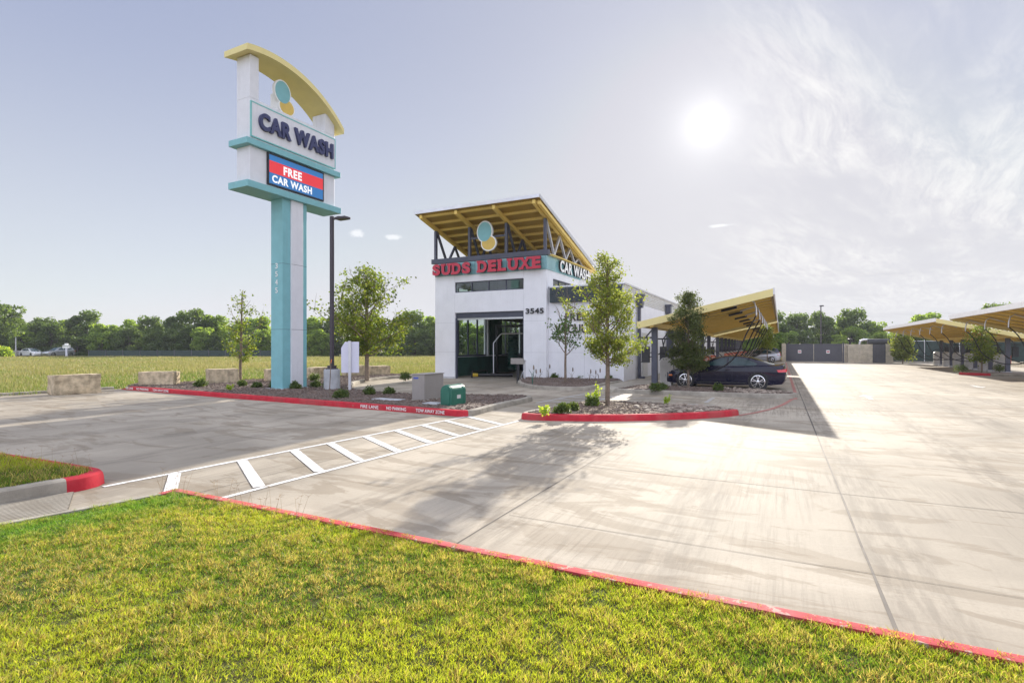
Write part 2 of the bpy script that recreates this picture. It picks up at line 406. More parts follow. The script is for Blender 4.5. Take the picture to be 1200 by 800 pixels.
M['limeblock'] = mat('limestone_masonry', (0.50, 0.44, 0.34), 0.9, var=0.16, vscale=3, bump=0.6, bscale=18)
M['paint_navy'] = mat('midnight_paint', (0.003, 0.003, 0.022), 0.25, metal=0.0, var=0.02, coat=0.6, spec=0.2)
M['paint_silver'] = mat('silver_paint', (0.42, 0.43, 0.46), 0.3, metal=0.7, var=0.02, coat=1.0)
M['paint_grey'] = mat('graphite_paint', (0.12, 0.14, 0.20), 0.3, metal=0.5, var=0.02, coat=1.0)
M['paint_white'] = mat('white_paint', (0.72, 0.72, 0.72), 0.3, var=0.02, coat=1.0)
M['carglass'] = mat('car_glass', (0.02, 0.055, 0.06), 0.06, var=0.3, vscale=2.0, spec=0.5)
M['tail'] = mat('tail_lamp', (0.65, 0.01, 0.02), 0.15, coat=1.0)
M['amber'] = mat('amber_lamp', (0.85, 0.22, 0.03), 0.2, coat=1.0)
M['headlamp'] = mat('head_lamp', (0.6, 0.6, 0.62), 0.12, metal=0.6, coat=1.0)
M['orange'] = mat('orange_sign', (0.68, 0.14, 0.06), 0.45)
M['bin_white'] = mat('white_bin', (0.48, 0.465, 0.44), 0.45)
M['stripe_yellow'] = mat('yellow_stripe', (0.75, 0.5, 0.03), 0.5)
M['mustard'] = mat('mustard_plaque', (0.66, 0.46, 0.10), 0.45)
M['screen'] = mat('fence_screen', (0.035, 0.055, 0.05), 0.9, var=0.2)
def em(name, col, s=0.45):
    return mat(name, col, 0.5, var=0.0, emit=(col, s * 0.32))
M['led_blue'] = em('led_blue', (0.03, 0.17, 0.42)); M['led_red'] = em('led_red', (0.75, 0.04, 0.05)); M['led_white'] = em('led_white', (0.9, 0.9, 0.9), 0.5)
M['neon'] = em('green_lamp', (0.05, 0.8, 0.12), 1.2)

M['led_line'] = em('led_line', (0.9, 0.9, 0.85), 0.6)
def glass_mat():
    m_ = bpy.data.materials.new('window_glass'); m_.use_nodes = True
    t = NT(m_.node_tree); t.n.clear(); out = t.new('ShaderNodeOutputMaterial')
    tr = t.new('ShaderNodeBsdfTransparent'); tr.inputs[0].default_value = (0.80, 0.86, 0.84, 1)
    gl = t.new('ShaderNodeBsdfGlossy'); gl.inputs['Roughness'].default_value = 0.03
    fr = t.new('ShaderNodeLayerWeight'); fr.inputs[0].default_value = 0.5
    fc = t.math('ADD', t.math('MULTIPLY', t.math('POWER', fr.outputs['Facing'], 4.0), 0.6), 0.05)
    mx = t.new('ShaderNodeMixShader'); t.link(fc, mx.inputs[0]); t.link(tr.outputs[0], mx.inputs[1]); t.link(gl.outputs[0], mx.inputs[2]); t.link(mx.outputs[0], out.inputs[0])
    return m_
M['glass'] = glass_mat()
M['darkglass'] = mat('dark_glass', (0.10, 0.11, 0.13), 0.08, var=0.1, coat=1.0)

def lawn_ground():
    m_ = bpy.data.materials.new('lawn_soil'); m_.use_nodes = True
    t = NT(m_.node_tree); b = t.n['Principled BSDF']; tc_ = t.new('ShaderNodeTexCoord'); ob = tc_.outputs['Object']
    c = t.mix(t.ramp(t.noise(ob, 1.1, 5, 0.6), 0.35, 0.65), (0.055, 0.075, 0.018), (0.10, 0.10, 0.03))
    c = t.mix(t.ramp(t.noise(ob, 30, 4, 0.7), 0.4, 0.65), c, (0.06, 0.05, 0.03))
    t.link(c, b.inputs['Base Color']); b.inputs['Roughness'].default_value = 0.95; b.inputs['Specular IOR Level'].default_value = 0.1
    return m_
M['lawn_soil'] = lawn_ground()
def field_ground():
    m_ = bpy.data.materials.new('meadow_ground'); m_.use_nodes = True
    t = NT(m_.node_tree); b = t.n['Principled BSDF']; tc_ = t.new('ShaderNodeTexCoord'); ob = tc_.outputs['Object']
    c = t.mix(t.ramp(t.noise(ob, 0.07, 6, 0.6), 0.35, 0.65), (0.13, 0.15, 0.035), (0.26, 0.22, 0.085))
    c = t.mix(t.ramp(t.noise(ob, 1.8, 6, 0.75), 0.42, 0.62), c, (0.10, 0.10, 0.035))
    t.link(c, b.inputs['Base Color']); b.inputs['Roughness'].default_value = 0.95; b.inputs['Specular IOR Level'].default_value = 0.1
    return m_
M['field'] = field_ground()

# ------------------------------------------------------------------ ground and pavement
g = MB(); g.add([(-900, -300, -0.03), (900, -300, -0.03), (900, 1500, -0.03), (-900, 1500, -0.03)], [(0, 1, 2, 3)])
tag(g.build('ground', M['field'], recalc=False), kind='structure')

pav_poly = [(-40, -8), (-18.1, 18.7), (-16.2, 21.9)] + [tuple(L2W(-9.5, 6)[:2])] + [tuple(L2W(-7.1, 9)[:2]), tuple(L2W(-7.1, 60)[:2]), tuple(L2W(30, 60)[:2]), tuple(L2W(34, -40)[:2])]
g = MB(); g.prism(pav_poly, -0.3, 0.0)
tag(g.build('pavement', M['concrete']), kind='structure')

def strip_between(mb, p, q, wd, z=0.004, ext=0.0):
    p = Vector(p[:2] + (0,)) if isinstance(p, tuple) else Vector((p.x, p.y, 0)); q = Vector(q[:2] + (0,)) if isinstance(q, tuple) else Vector((q.x, q.y, 0))
    d = (q - p).normalized(); n = Vector((-d.y, d.x, 0)) * wd / 2; p = p - d * ext; q = q + d * ext
    mb.add([(*(p - n).xy, z), (*(q - n).xy, z), (*(q + n).xy, z), (*(p + n).xy, z)], [(0, 1, 2, 3)])

# joints (D and F directions)
J = MB()
def wavy(mb, p, q, wd, z):
    n = max(2, int((q - p).length / 0.5)); d = (q - p).normalized(); s = Vector((-d.y, d.x, 0))
    pts = []
    for i in range(n + 1):
        c = p.lerp(q, i / n); w_ = wd * (0.75 + 0.5 * rng.random()); o = s * ((rng.random() - 0.5) * 0.006)
        pts += [c + o - s * w_ / 2, c + o + s * w_ / 2]
    mb.add([(a.x, a.y, z) for a in pts], [(2 * i, 2 * i + 2, 2 * i + 3, 2 * i + 1) for i in range(n)])
wavy(J, L2W(11.15, -25.5), L2W(11.15, 42), 0.022, 0.0035)
wavy(J, L2W(7.95, -22.7), L2W(7.95, -15.1), 0.014, 0.003)
wavy(J, L2W(15.5, -25), L2W(15.5, 42), 0.010, 0.0035)
wavy(J, L2W(19, -22), L2W(19, 42), 0.008, 0.0035)
wavy(J, L2W(4.3, -21.5), L2W(4.3, -15), 0.008, 0.003)
for k, d in enumerate((-19.6, -17.1, -14.8, -11.5, -7.6, -3.8, 0, 4, 8, 13, 18, 24, 30, 36)):
    wavy(J, L2W(11.2 if d > -13 else 8.0, d), L2W(33, d), 0.012 if d == -17.1 else 0.007, 0.0045)
for d in (-15.5,): wavy(J, L2W(-9.5, d), L2W(7.9, d), 0.008, 0.0045)
tag(J.build('pavement_joints', M['joint'], recalc=False), kind='structure')

# crosswalk
CW = MB(); cd = Vector((4.0, 6.7, 0)).normalized()
u0 = Vector((-5.1, 6.6, 0)); l0 = Vector((-3.37, 6.06, 0)); l1 = Vector((0.15, 12.45, 0))
def upt(Y): return Vector((u0.x + (Y - u0.y) * cd.x / cd.y, Y, 0))
strip_between(CW, u0, upt(13.35), 0.085, 0.006)
strip_between(CW, l0, l1, 0.085, 0.006)
ld = (l1 - l0).normalized()
for i, Y in enumerate((7.33, 8.16, 8.95, 9.6, 10.33, 11.07, 11.8, 12.5, 13.25)):
    p = upt(Y); dr = Vector((0.545, -0.838, 0)) if i else Vector((0.5, -0.87, 0))
    # intersection with lower line
    den = dr.x * ld.y - dr.y * ld.x; t_ = ((l0.x - p.x) * ld.y - (l0.y - p.y) * ld.x) / den
    q = p + dr * t_
    if i == 0: q = p + dr * 1.30
    n_ = Vector((-dr.y, dr.x, 0)) * 0.072
    p2 = p + dr * 0.06; q2 = q - dr * 0.06
    a_ = [p2 - n_, q2 - n_, q2 + n_, p2 + n_]
    CW.add([(v.x, v.y, 0.0085) for v in a_], [(0, 1, 2, 3)])
tag(CW.build('crosswalk_markings', M['white_line'], recalc=False), kind='structure')
C2 = MB()
strip_between(C2, upt(16.4), upt(20.0), 0.10, 0.006)
strip_between(C2, Vector((2.2, 16.2, 0)), Vector((4.1, 19.3, 0)), 0.10, 0.006)
for Y in (16.9, 17.6, 18.3, 19.0):
    p = upt(Y); strip_between(C2, p + Vector((0.08, -0.03, 0)), p + Vector((1.7, -0.85, 0)), 0.14, 0.0085)
# loading stripes ahead of the car island and lane arrows on the lot
for (a_, b_) in (((742, 466.5), (800, 468)), ((790, 473), (838, 474.5))):
    strip_between(C2, at(*a_), at(*b_), 0.09, 0.0065)
for px in (836,): strip_between(C2, at(px, 466), at(px - 9, 472), 0.12, 0.0095)
tag(C2.build('faded_walkway_markings', M['white_faded'], recalc=False), kind='structure')
AR = MB()
def arrow(f, d, s=1):
    c = L2W(f, d)
    pts = [(-0.07, -0.8), (0.07, -0.8), (0.07, 0.2), (0.25, 0.2), (0, 0.8), (-0.25, 0.2), (-0.07, 0.2)]
    AR.add([(c.x + DF.x * x + DD.x * y * s, c.y + DF.y * x + DD.y * y * s, 0.006) for x, y in pts], [tuple(range(7))])
for f, d, s in ((13.2, -2.6, 1), (13.3, 12, 1), (18.2, 5.5, -1), (18.0, -6, -1)): arrow(f, d, s)
tag(AR.build('lane_arrows', M['white_line'], recalc=False), kind='structure')
RL = MB(); rp = [at(866, 486.8), at(886, 483.5), at(905, 479), at(918, 474), at(928, 468), L2W(10.95, -4.5), L2W(11.0, -2.0), L2W(11.0, 41)]
for i in range(len(rp) - 1): strip_between(RL, rp[i], rp[i + 1], 0.11, 0.007 + 0.0006 * (i % 2), 0.02)
tag(RL.build('fire_lane_line', M['red_line'], recalc=False), kind='structure')

# ------------------------------------------------------------------ kerbs
def offset_pts(pts, d, closed):
    n = len(pts); out = []
    for i in range(n):
        a_ = pts[(i - 1) % n] if (closed or i > 0) else None; b_ = pts[i]; c_ = pts[(i + 1) % n] if (closed or i < n - 1) else None
        ns = []
        if a_ is not None: e = (b_ - a_).normalized(); ns.append(Vector((-e.y, e.x, 0)))
        if c_ is not None: e = (c_ - b_).normalized(); ns.append(Vector((-e.y, e.x, 0)))
        if len(ns) == 2:
            m_ = (ns[0] + ns[1]).normalized(); k = 1 / max(0.35, m_.dot(ns[0]))
            out.append(b_ + m_ * d * k)
        else: out.append(b_ + ns[0] * d)
    return out
def smooth_poly(pts, closed=True, sub=4, keep=()):
    """Catmull-Rom through the points"""
    P = [Vector((p[0], p[1], 0)) for p in pts]; n = len(P); out = []
    rngi = range(n if closed else n - 1)
    for i in rngi:
        p0 = P[(i - 1) % n] if closed or i > 0 else P[i]; p1 = P[i]; p2 = P[(i + 1) % n]; p3 = P[(i + 2) % n] if closed or i < n - 2 else P[(i + 1) % n]
        for k in range(sub):
            t = k / sub
            out.append(0.5 * ((2 * p1) + (p2 - p0) * t + (2 * p0 - 5 * p1 + 4 * p2 - p3) * t * t + (3 * p1 - p0 - 3 * p2 + p3) * t ** 3))
    if not closed: out.append(P[-1])
    return out
def kerb(name, pts, mats, closed=False, wd=0.16, h=0.15, redfn=None, z0=0.0, taper=(0, 0)):
    """pts run with the inside (bed) on the left hand"""
    pts = [Vector((p[0], p[1], 0)) for p in pts]
    prof = [(0, -0.05), (0.008, 0.6), (0.018, 0.86), (0.045, 1.0), (1.0 * wd, 1.0), (1.0 * wd, -0.05)]
    rings = [offset_pts(pts, o, closed) for o, _ in prof]
    n = len(pts); mb = MB(); vs = []
    for i in range(n):
        hh = h * (1 + 0.02 * mnoise.noise(pts[i] * 1.7))
        if not closed:
            if i == 0 and taper[0]: hh *= 0.15
            if i == n - 1 and taper[1]: hh *= 0.15
        for j, (o, zf) in enumerate(prof): vs.append((rings[j][i].x, rings[j][i].y, z0 + max(zf * hh, -0.05)))
    k = len(prof); fs = []; mi = []
    for i in range(n if closed else n - 1):
        a_ = i * k; b_ = ((i + 1) % n) * k
        for j in range(k - 1):
            fs.append((a_ + j, b_ + j, b_ + j + 1, a_ + j + 1)); mi.append(1 if (redfn and redfn(i, n)) else 0)
    if not closed:
        fs.append(tuple(range(k))); mi.append(1 if redfn and redfn(0, n) else 0)
        fs.append(tuple(reversed(range((n - 1) * k, n * k)))); mi.append(1 if redfn and redfn(n - 2, n) else 0)
    mb.v = vs; mb.f = fs; mb.m = mi
    o = mb.build(name, mats, smooth=35)
    return tag(o, kind='structure'), rings[-1]
KM = [M['kerb'], M['kerb_red']]

def bed(name, poly, material, z=0.12, lump=0.03, step=0.22):
    """planted ground inside a kerb: a fine uneven sheet"""
    bm = bmesh.new(); vs = [bm.verts.new((p.x, p.y, 0)) for p in poly]; f = bm.faces.new(vs)
    xs = [p.x for p in poly]; ys = [p.y for p in poly]
    for ax, lo, hi in ((0, min(xs), max(xs)), (1, min(ys), max(ys))):
        c = lo + step
        while c < hi:
            co = (c, 0, 0) if ax == 0 else (0, c, 0); no = (1, 0, 0) if ax == 0 else (0, 1, 0)
            bmesh.ops.bisect_plane(bm, geom=bm.verts[:] + bm.edges[:] + bm.faces[:], plane_co=co, plane_no=no); c += step
    bnd = {v for e in bm.edges if e.is_boundary for v in e.verts}
    for v in bm.verts:
        v.co.z = z + (0 if v in bnd else lump * (0.8 + mnoise.noise(v.co * 1.3) + 0.5 * mnoise.noise(v.co * 5)))
    bmesh.ops.recalc_face_normals(bm, faces=bm.faces)
    me = bpy.data.meshes.new(name); bm.to_mesh(me); bm.free(); me.materials.append(material)
    me.polygons.foreach_set('use_smooth', [True] * len(me.polygons))
    if me.polygons[0].normal.z < 0: me.flip_normals()
    return tag(link(name, me), kind='structure')

def inside(p, poly):
    c = False; n = len(poly)
    for i in range(n):
        a_ = poly[i]; b_ = poly[(i + 1) % n]
        if (a_.y > p[1]) != (b_.y > p[1]) and p[0] < (b_.x - a_.x) * (p[1] - a_.y) / (b_.y - a_.y) + a_.x: c = not c
    return c
def scatter_in(poly, n, seed=1):
    r_ = random.Random(seed); xs = [p.x for p in poly]; ys = [p.y for p in poly]; out = []
    while len(out) < n:
        p = (r_.uniform(min(xs), max(xs)), r_.uniform(min(ys), max(ys)))
        if inside(p, poly): out.append(p)
    return out
def chips(name, poly, n, material, z, size=(0.03, 0.09), seed=3, flat=0.35):
    r_ = random.Random(seed); mb = MB()
    for x, y in scatter_in(poly, n, seed):
        s = r_.uniform(*size); t = r_.uniform(0, 6.28); q = Matrix.Rotation(t, 3, 'Z') @ Matrix.Rotation(r_.uniform(-0.6, 0.6), 3, 'X')
        c = Vector((x, y, z + s * 0.12)); hw = s * 0.5; hh = s * flat * 0.5; ht = s * 0.12
        vs = [c + q @ Vector((a_ * hw, b_ * hh, e * ht)) for e in (-1, 1) for a_, b_ in ((-1, -0.7), (1, -1), (0.8, 1), (-1, 0.8))]
        mb.add(vs, [(0, 1, 2, 3), (7, 6, 5, 4), (0, 4, 5, 1), (1, 5, 6, 2), (2, 6, 7, 3), (3, 7, 4, 0)])
    return tag(mb.build(name, material, recalc=False), kind='stuff')
ICO = None
def ico_verts():
    global ICO
    if ICO is None:
        bm = bmesh.new(); bmesh.ops.create_icosphere(bm, subdivisions=2, radius=1)
        ICO = ([v.co.copy() for v in bm.verts], [tuple(v.index for v in f.verts) for f in bm.faces]); bm.free()
    return ICO
def rocks(name, pts, size, material, z, seed=5):
    r_ = random.Random(seed); mb = MB(); vv, ff = ico_verts()
    for x, y in pts:
        s = r_.uniform(*size); sc = Vector((s * r_.uniform(0.8, 1.4), s * r_.uniform(0.6, 1.0), s * r_.uniform(0.35, 0.6)))
        q = Matrix.Rotation(r_.uniform(0, 6.28), 3, 'Z') @ Matrix.Rotation(r_.uniform(-0.4, 0.4), 3, 'X'); off = Vector((r_.random() * 9, r_.random() * 9, 0))
        vs = [Vector((x, y, z + sc.z * 0.5)) + q @ Vector((v.x * sc.x, v.y * sc.y, v.z * sc.z)) * (1 + 0.22 * mnoise.noise(v * 1.4 + off)) for v in vv]
        mb.add(vs, ff)
    return tag(mb.build(name, material, smooth=60, recalc=False), kind='stuff')

# text -------------------------------------------------------------
def text_mesh(body, bold=0.0, extr=0.05):
    cu = bpy.data.curves.new('t', 'FONT'); cu.body = body; cu.size = 1.0; cu.offset = bold; cu.extrude = extr; cu.space_character = 1.0 + bold * 3
    ob = bpy.data.objects.new('t', cu); COL.objects.link(ob); dg = bpy.context.evaluated_depsgraph_get()
    me = bpy.data.meshes.new_from_object(ob.evaluated_get(dg)); bpy.data.objects.remove(ob); bpy.data.curves.remove(cu)
    return me
def lettering(name, body, origin, right, w_, h_, depth, mats, parent=None, bold=0.02, normal=None, italic=0.0):
    """text fitted into w_ x h_, lower left corner at origin; 'right' is its reading direction, up is z"""
    me = text_mesh(body, bold, 0.05); right = Vector(right).normalized(); up = Vector((0, 0, 1))
    nrm = Vector(normal) if normal is not None else right.cross(up)
    co = np.empty(len(me.vertices) * 3); me.vertices.foreach_get('co', co); co = co.reshape(-1, 3)
    mn = co.min(0); mx = co.max(0); u = (co[:, 0] - mn[0]) / (mx[0] - mn[0]) * w_; v = (co[:, 1] - mn[1]) / (mx[1] - mn[1]) * h_
    u = u + v * italic; n_ = (co[:, 2] - mn[2]) / (mx[2] - mn[2]) * depth
    o = np.array(origin); P = o + np.outer(u, right) + np.outer(v, up) + np.outer(n_, nrm)
    me.vertices.foreach_set('co', P.ravel()); me.update()
    if not isinstance(mats, (list, tuple)): mats = [mats]
    me.materials.clear()
    for m_ in mats: me.materials.append(m_)
    if len(mats) > 1:
        for p in me.polygons: p.material_index = 0 if abs(p.normal.dot(nrm)) > 0.7 else 1
    me.name = name
    return link(name, me, parent)

# ------------------------------------------------------------------ foliage builders
def leaves_np(centers, n_each, spread, size, seed, elong=1.6, droop=0.0, flat=False):
    """diamond leaves gathered round twig tips: centers (m,3)"""
    r_ = np.random.default_rng(seed); m_ = len(centers)
    c = np.repeat(centers, n_each, axis=0) + r_.normal(0, 1, (m_ * n_each, 3)) * np.array(spread)
    N = len(c); d = r_.normal(0, 1, (N, 3)); d[:, 2] -= droop; d /= np.linalg.norm(d, axis=1)[:, None]
    u = np.cross(d, r_.normal(0, 1, (N, 3))); u /= np.linalg.norm(u, axis=1)[:, None]
    s = size * r_.uniform(0.6, 1.3, (N, 1))
    a_ = c - d * s * elong / 2; b_ = c + u * s / 2; e = c + d * s * elong / 2; f = c - u * s / 2
    V = np.stack([a_, b_, e, f], 1).reshape(-1, 3)
    return V
def leaf_obj(name, V, material, parent=None):
    n = len(V) // 4
    return np_mesh(name, V, np.arange(n * 4), np.full(n, 4), material, parent)

def limb(mb, p, d, ln, r0, r_, depth, tips, seg=5, curl=0.25, up=0.15):
    pts = [p]; rad = [r0]; q = p.copy(); dd_ = d.copy()
    for i in range(4):
        dd_ = (dd_ + Vector((r_.gauss(0, curl), r_.gauss(0, curl), r_.gauss(0, curl) * 0.5 + up)) * 0.35).normalized()
        q = q + dd_ * ln / 4; pts.append(q.copy()); rad.append(r0 * (1 - 0.18 * (i + 1)))
    mb.tube(pts, rad, seg, cap=False)
    tips.append((q.copy(), ln)); tips.append((pts[3].copy(), ln)); tips.append((pts[2].copy(), ln))
    if depth > 0:
        for k in range(r_.choice((2, 3, 3))):
            b_ = pts[r_.choice((1, 2, 3, 4))]; ax = Vector((r_.gauss(0, 1), r_.gauss(0, 1), r_.gauss(0.3, 0.6))).normalized()
            limb(mb, b_, (dd_ * 0.8 + ax * 0.9).normalized(), ln * r_.uniform(0.45, 0.7), r0 * 0.5, r_, depth - 1, tips, 4, curl, up)

def young_tree(name, loc, height, crown_r, clear, label, group, leaf_m, bark_m, n_limb=22, n_each=26, leaf=0.06, seed=1, shape='cone', lean=0.0, depth=2, spread=0.12, cat='tree', upb=0.15):
    root = empty(name, loc, 0, label, cat, group); r_ = random.Random(seed); mb = MB(); tips = []
    tr = []; rad = []; n = 10
    for i in range(n + 1):
        t = i / n; tr.append(Vector((lean * t * height + 0.03 * mnoise.noise(Vector((t * 3, seed, 0))), 0.03 * mnoise.noise(Vector((t * 3, seed, 5))), -0.05 + t * (height * 0.97 + 0.05)))); rad.append(0.02 + crown_r * 0.036 * (1 - t) ** 0.8 if height > 2 else 0.01 + 0.012 * (1 - t))
    mb.tube(tr, rad, 8)
    for k in range(n_limb):
        t = clear + (1 - clear) * ((k + 0.5) / n_limb) ** 1.3 * 0.97
        i = min(n - 1, int(t * n)); p = tr[i].lerp(tr[i + 1], t * n - i)
        s = (t - clear) / (1 - clear)
        if shape == 'cone': pr = ((1 - s) ** 0.75 * (0.6 + 0.4 * min(1, s * 5)) + 0.1) * (0.85 + 0.3 * r_.random())
        elif shape == 'oval': pr = math.sin(math.pi * min(1, max(0.07, (s * 0.88 + 0.14)))) ** 0.6
        elif shape == 'column': pr = (0.8 + 0.2 * math.sin(k * 1.7)) * (1 - s) ** 0.45 * (0.6 + 0.4 * min(1, s * 4))
        else: pr = 1.0
        ln = crown_r * pr * r_.uniform(0.62, 1.2) * 0.8; az_ = k * 2.4 + r_.uniform(-0.5, 0.5)
        dr = Vector((math.cos(az_), math.sin(az_), 0.25 + 0.7 * s + upb)).normalized()
        limb(mb, p, dr, max(ln, 0.12), 0.008 + 0.014 * pr * crown_r, r_, depth, tips, 5, 0.3, upb)
    mb.build('trunk', bark_m, root, smooth=60, recalc=False)
    def keep(z_): s_ = (z_ / height - clear) / (1 - clear); return r_.random() > 0.8 * max(0, s_) ** 1.6
    C = np.array([tuple(t_[0]) for t_ in tips if keep(t_[0].z)])
    V = leaves_np(C, n_each, (spread, spread, spread * 0.8), leaf, seed + 11, droop=0.3)
    leaf_obj('crown', V, leaf_m, root)
    return root

FM = {}
FM['oak'] = foliage_mat('young_oak_leaf', (0.07, 0.115, 0.02), (0.12, 0.17, 0.03), (0.22, 0.23, 0.05), 0.5, 1.5)
FM['elm'] = foliage_mat('elm_leaf', (0.10, 0.15, 0.03), (0.16, 0.20, 0.045), (0.27, 0.27, 0.08), 0.5, 1.8)
FM['dark'] = foliage_mat('live_oak_leaf', (0.05, 0.075, 0.025), (0.085, 0.11, 0.035), (0.15, 0.17, 0.04), 0.32, 1.8)
FM['myrtle'] = foliage_mat('myrtle_leaf', (0.05, 0.11, 0.035), (0.08, 0.15, 0.04), (0.13, 0.2, 0.05), 0.4, 1.8)
FM['shrub'] = foliage_mat('shrub_leaf', (0.045, 0.08, 0.02), (0.08, 0.125, 0.03), (0.16, 0.2, 0.05), 0.35, 6)
FM['wood'] = foliage_mat('woodland_leaf', (0.085, 0.14, 0.035), (0.15, 0.21, 0.05), (0.22, 0.27, 0.06), 0.55, 0.12, tc_gain=(2.7, 2.7, 1.3))
FM['wood2'] = foliage_mat('woodland_leaf_light', (0.13, 0.19, 0.04), (0.20, 0.26, 0.06), (0.27, 0.31, 0.08), 0.55, 0.12, tc_gain=(2.7, 2.7, 1.3))
FM['wood3'] = foliage_mat('woodland_leaf_dark', (0.05, 0.085, 0.03), (0.085, 0.125, 0.035), (0.13, 0.17, 0.045), 0.42, 0.12, tc_gain=(2.7, 2.7, 1.3))
FM['lime'] = foliage_mat('lime_leaf', (0.20, 0.32, 0.03), (0.30, 0.42, 0.05), (0.45, 0.45, 0.08), 0.5, 6)
FM['meadow'] = foliage_mat('meadow_blade', None, None, None, 0.35, attr=True, tc_gain=(1.3, 1.25, 0.9))
FM['grass'] = foliage_mat('grass_blade', None, None, None, 0.48, attr=True)
# ------------------------------------------------------------------ planting bed by the road sign
KA = at(142, 456.2); KB = at(544, 488.6)
kd = (KB - KA).normalized(); kn = Vector((-kd.y, kd.x, 0))
front = [KA + kd * ((KB - KA).length * i / 24) for i in range(25)]
front[-1] = KB - kd * 0.22
nose = [KB + kn * 0.03 - kd * 0.06, KB + kn * 0.14 + kd * 0.03]
side1 = smooth_poly([KB + kn * 0.3 + kd * 0.1, (-0.3, 15.0), (0.55, 16.7), (0.62, 17.35), (0.1, 17.75), (-1.4, 17.95), (-3.3, 18.25), (-5.0, 19.3), (-6.2, 20.7), (-6.8, 22.5), (-7.25, 25.0), (-6.9, 27.6), (-6.1, 29.4), (-5.1, 30.25)], False, 3)
path1 = front + nose + side1
nred = len(front) + 1
k1, in1 = kerb('planter_kerb', path1, KM, redfn=lambda i, n: i < nred, taper=(1, 0))
back1 = [Vector(p + (0,)) for p in ((-7.2, 31.6), (-8.6, 30.1), (-11.0, 27.6), (-13.6, 25.4), (-16.4, 23.2))]
poly1 = [Vector((p.x, p.y, 0)) for p in in1] + back1
bed('planting_bed', poly1, M['mulch'])
chips('mulch_chips', poly1, 9000, M['mulch_chip'], 0.15, (0.03, 0.10), 3)

def on_kerb(px):
    t = (px - 600) / FPX     # x = t*y on KA + kd*s
    return (t * KA.y - KA.x) / (kd.x - t * kd.y)
for word, a_, b_ in (('FIRE LANE', 422.7, 443.5), ('NO PARKING', 453, 476), ('TOW AWAY ZONE', 487.5, 521), ('FIRE LANE', 147.5, 156), ('NO PARKING', 160, 174), ('TOW AWAY ZONE', 179, 197.5)):
    s0 = on_kerb(a_); s1 = on_kerb(b_); o = KA + kd * s0 - kn * 0.004
    tilt = Vector((-kn.x, -kn.y, 0))
    lettering('stencilled_words', word, (o.x, o.y, 0.035), kd, s1 - s0, 0.088, 0.003, M['white_line_plain'], k1, bold=0.012, normal=tilt)

# island with the young tree
isl2 = smooth_poly([(0.35, 12.62), (1.4, 12.42), (2.75, 12.42), (4.2, 12.72), (5.3, 13.15), (5.85, 13.6), (5.6, 14.05), (4.5, 15.0), (3.3, 15.6), (2.3, 15.7), (1.5, 15.0), (0.9, 14.0), (0.3, 13.1)], True, 4)
k2, in2 = kerb('tree_island_kerb', isl2, KM, True, redfn=lambda i, n: i < 19 or i >= n - 2)
bed('tree_island_bed', in2, M['soil'])
chips('island_mulch_chips', in2, 2200, M['mulch_chip'], 0.15, (0.025, 0.08), 8)
rp_ = [p for p in scatter_in(in2, 620, 4) if p[0] > 4.2 - 1.2 * random.Random(int(p[0] * 999)).random()]
rocks('river_rocks', rp_, (0.035, 0.085), M['rock'], 0.14)
# island beside the parked coupe
isl3 = smooth_poly([L2W(5.0, -4.7), L2W(7.5, -4.78), L2W(10.0, -4.62), L2W(10.9, -4.2), L2W(11.0, -3.5), L2W(10.4, -2.8), L2W(9.3, -2.35), L2W(7.2, -2.2), L2W(5.5, -1.95), L2W(5.05, -2.5), L2W(4.9, -3.8)], True, 4)
k3, in3 = kerb('bay_island_kerb', isl3, KM, True)
bed('bay_island_bed', in3, M['mulch'])
chips('bay_island_mulch_chips', in3, 1800, M['mulch_chip'], 0.15, (0.025, 0.08), 9)
rocks('bay_island_rocks', [p for p in scatter_in(in3, 700, 14) if p[0] > 8.0], (0.03, 0.08), M['rock'], 0.14, 6)
# bed against the building
bd = smooth_poly([(0.25, 24.7), (0.42, 23.2), (1.0, 21.75), (2.1, 21.0), (3.0, 21.2), (3.6, 22.2), (4.3, 23.6), (5.25, 25.0)], False, 4)
k4, in4 = kerb('building_bed_kerb', bd, KM)
poly4 = [Vector((p.x, p.y, 0)) for p in in4] + [L2W(3.86, 0.29), L2W(0.01, 0.29), L2W(0.0, -0.01), L2W(-1.0, -0.01)]
poly4.append(Vector((0.40, 25.6, 0)))
bed('building_bed', poly4, M['mulch'], z=0.14, lump=0.07)
chips('building_bed_chips', poly4, 2200, M['mulch_chip'], 0.2, (0.025, 0.08), 19)
kerb('building_bed_edge', [(0.62, 26.9), (0.3, 25.9), (0.25, 24.75)], KM)
# walkway along the wall
wk = MB(); wk.prism([(p[0], p[1]) for p in ((3.25, 20.75), (4.55, 20.1), tuple(L2W(4.85, -2.0)[:2]), tuple(L2W(5.35, -1.2)[:2]), tuple(L2W(5.35, 42)[:2]), tuple(L2W(3.88, 42)[:2]), tuple(L2W(3.88, 0.2)[:2]), (4.42, 23.5), (3.72, 22.1))], -0.05, 0.11)
M['walk'] = concrete_mat('walkway_concrete', (0.44, 0.40, 0.33), 0.5)
tag(wk.build('walkway', M['walk'], bevel=0.03), kind='structure')
# island kerb for the right-hand bays
isl5 = smooth_poly([L2W(22.9, 16.2), L2W(26, 16.4), L2W(26, 18.8), L2W(22.9, 18.8), L2W(21.2, 18.2), L2W(20.4, 17.5), L2W(21.2, 16.7)], True, 3)
kerb('far_island_kerb', isl5, KM, True, redfn=lambda i, n: 14 <= i <= 18)
bed('far_island_bed', offset_pts(isl5, 0.16, True), M['mulch'])
# kerb between the lot and the meadow on the left
kerb('meadow_kerb', [(-40, -14.2), (-30, 0.9), (-18.2, 18.62), (-16.35, 21.75)][::1], KM, h=0.10)
kerb('lot_end_kerb', [L2W(32, 47), L2W(9.5, 47)], KM)

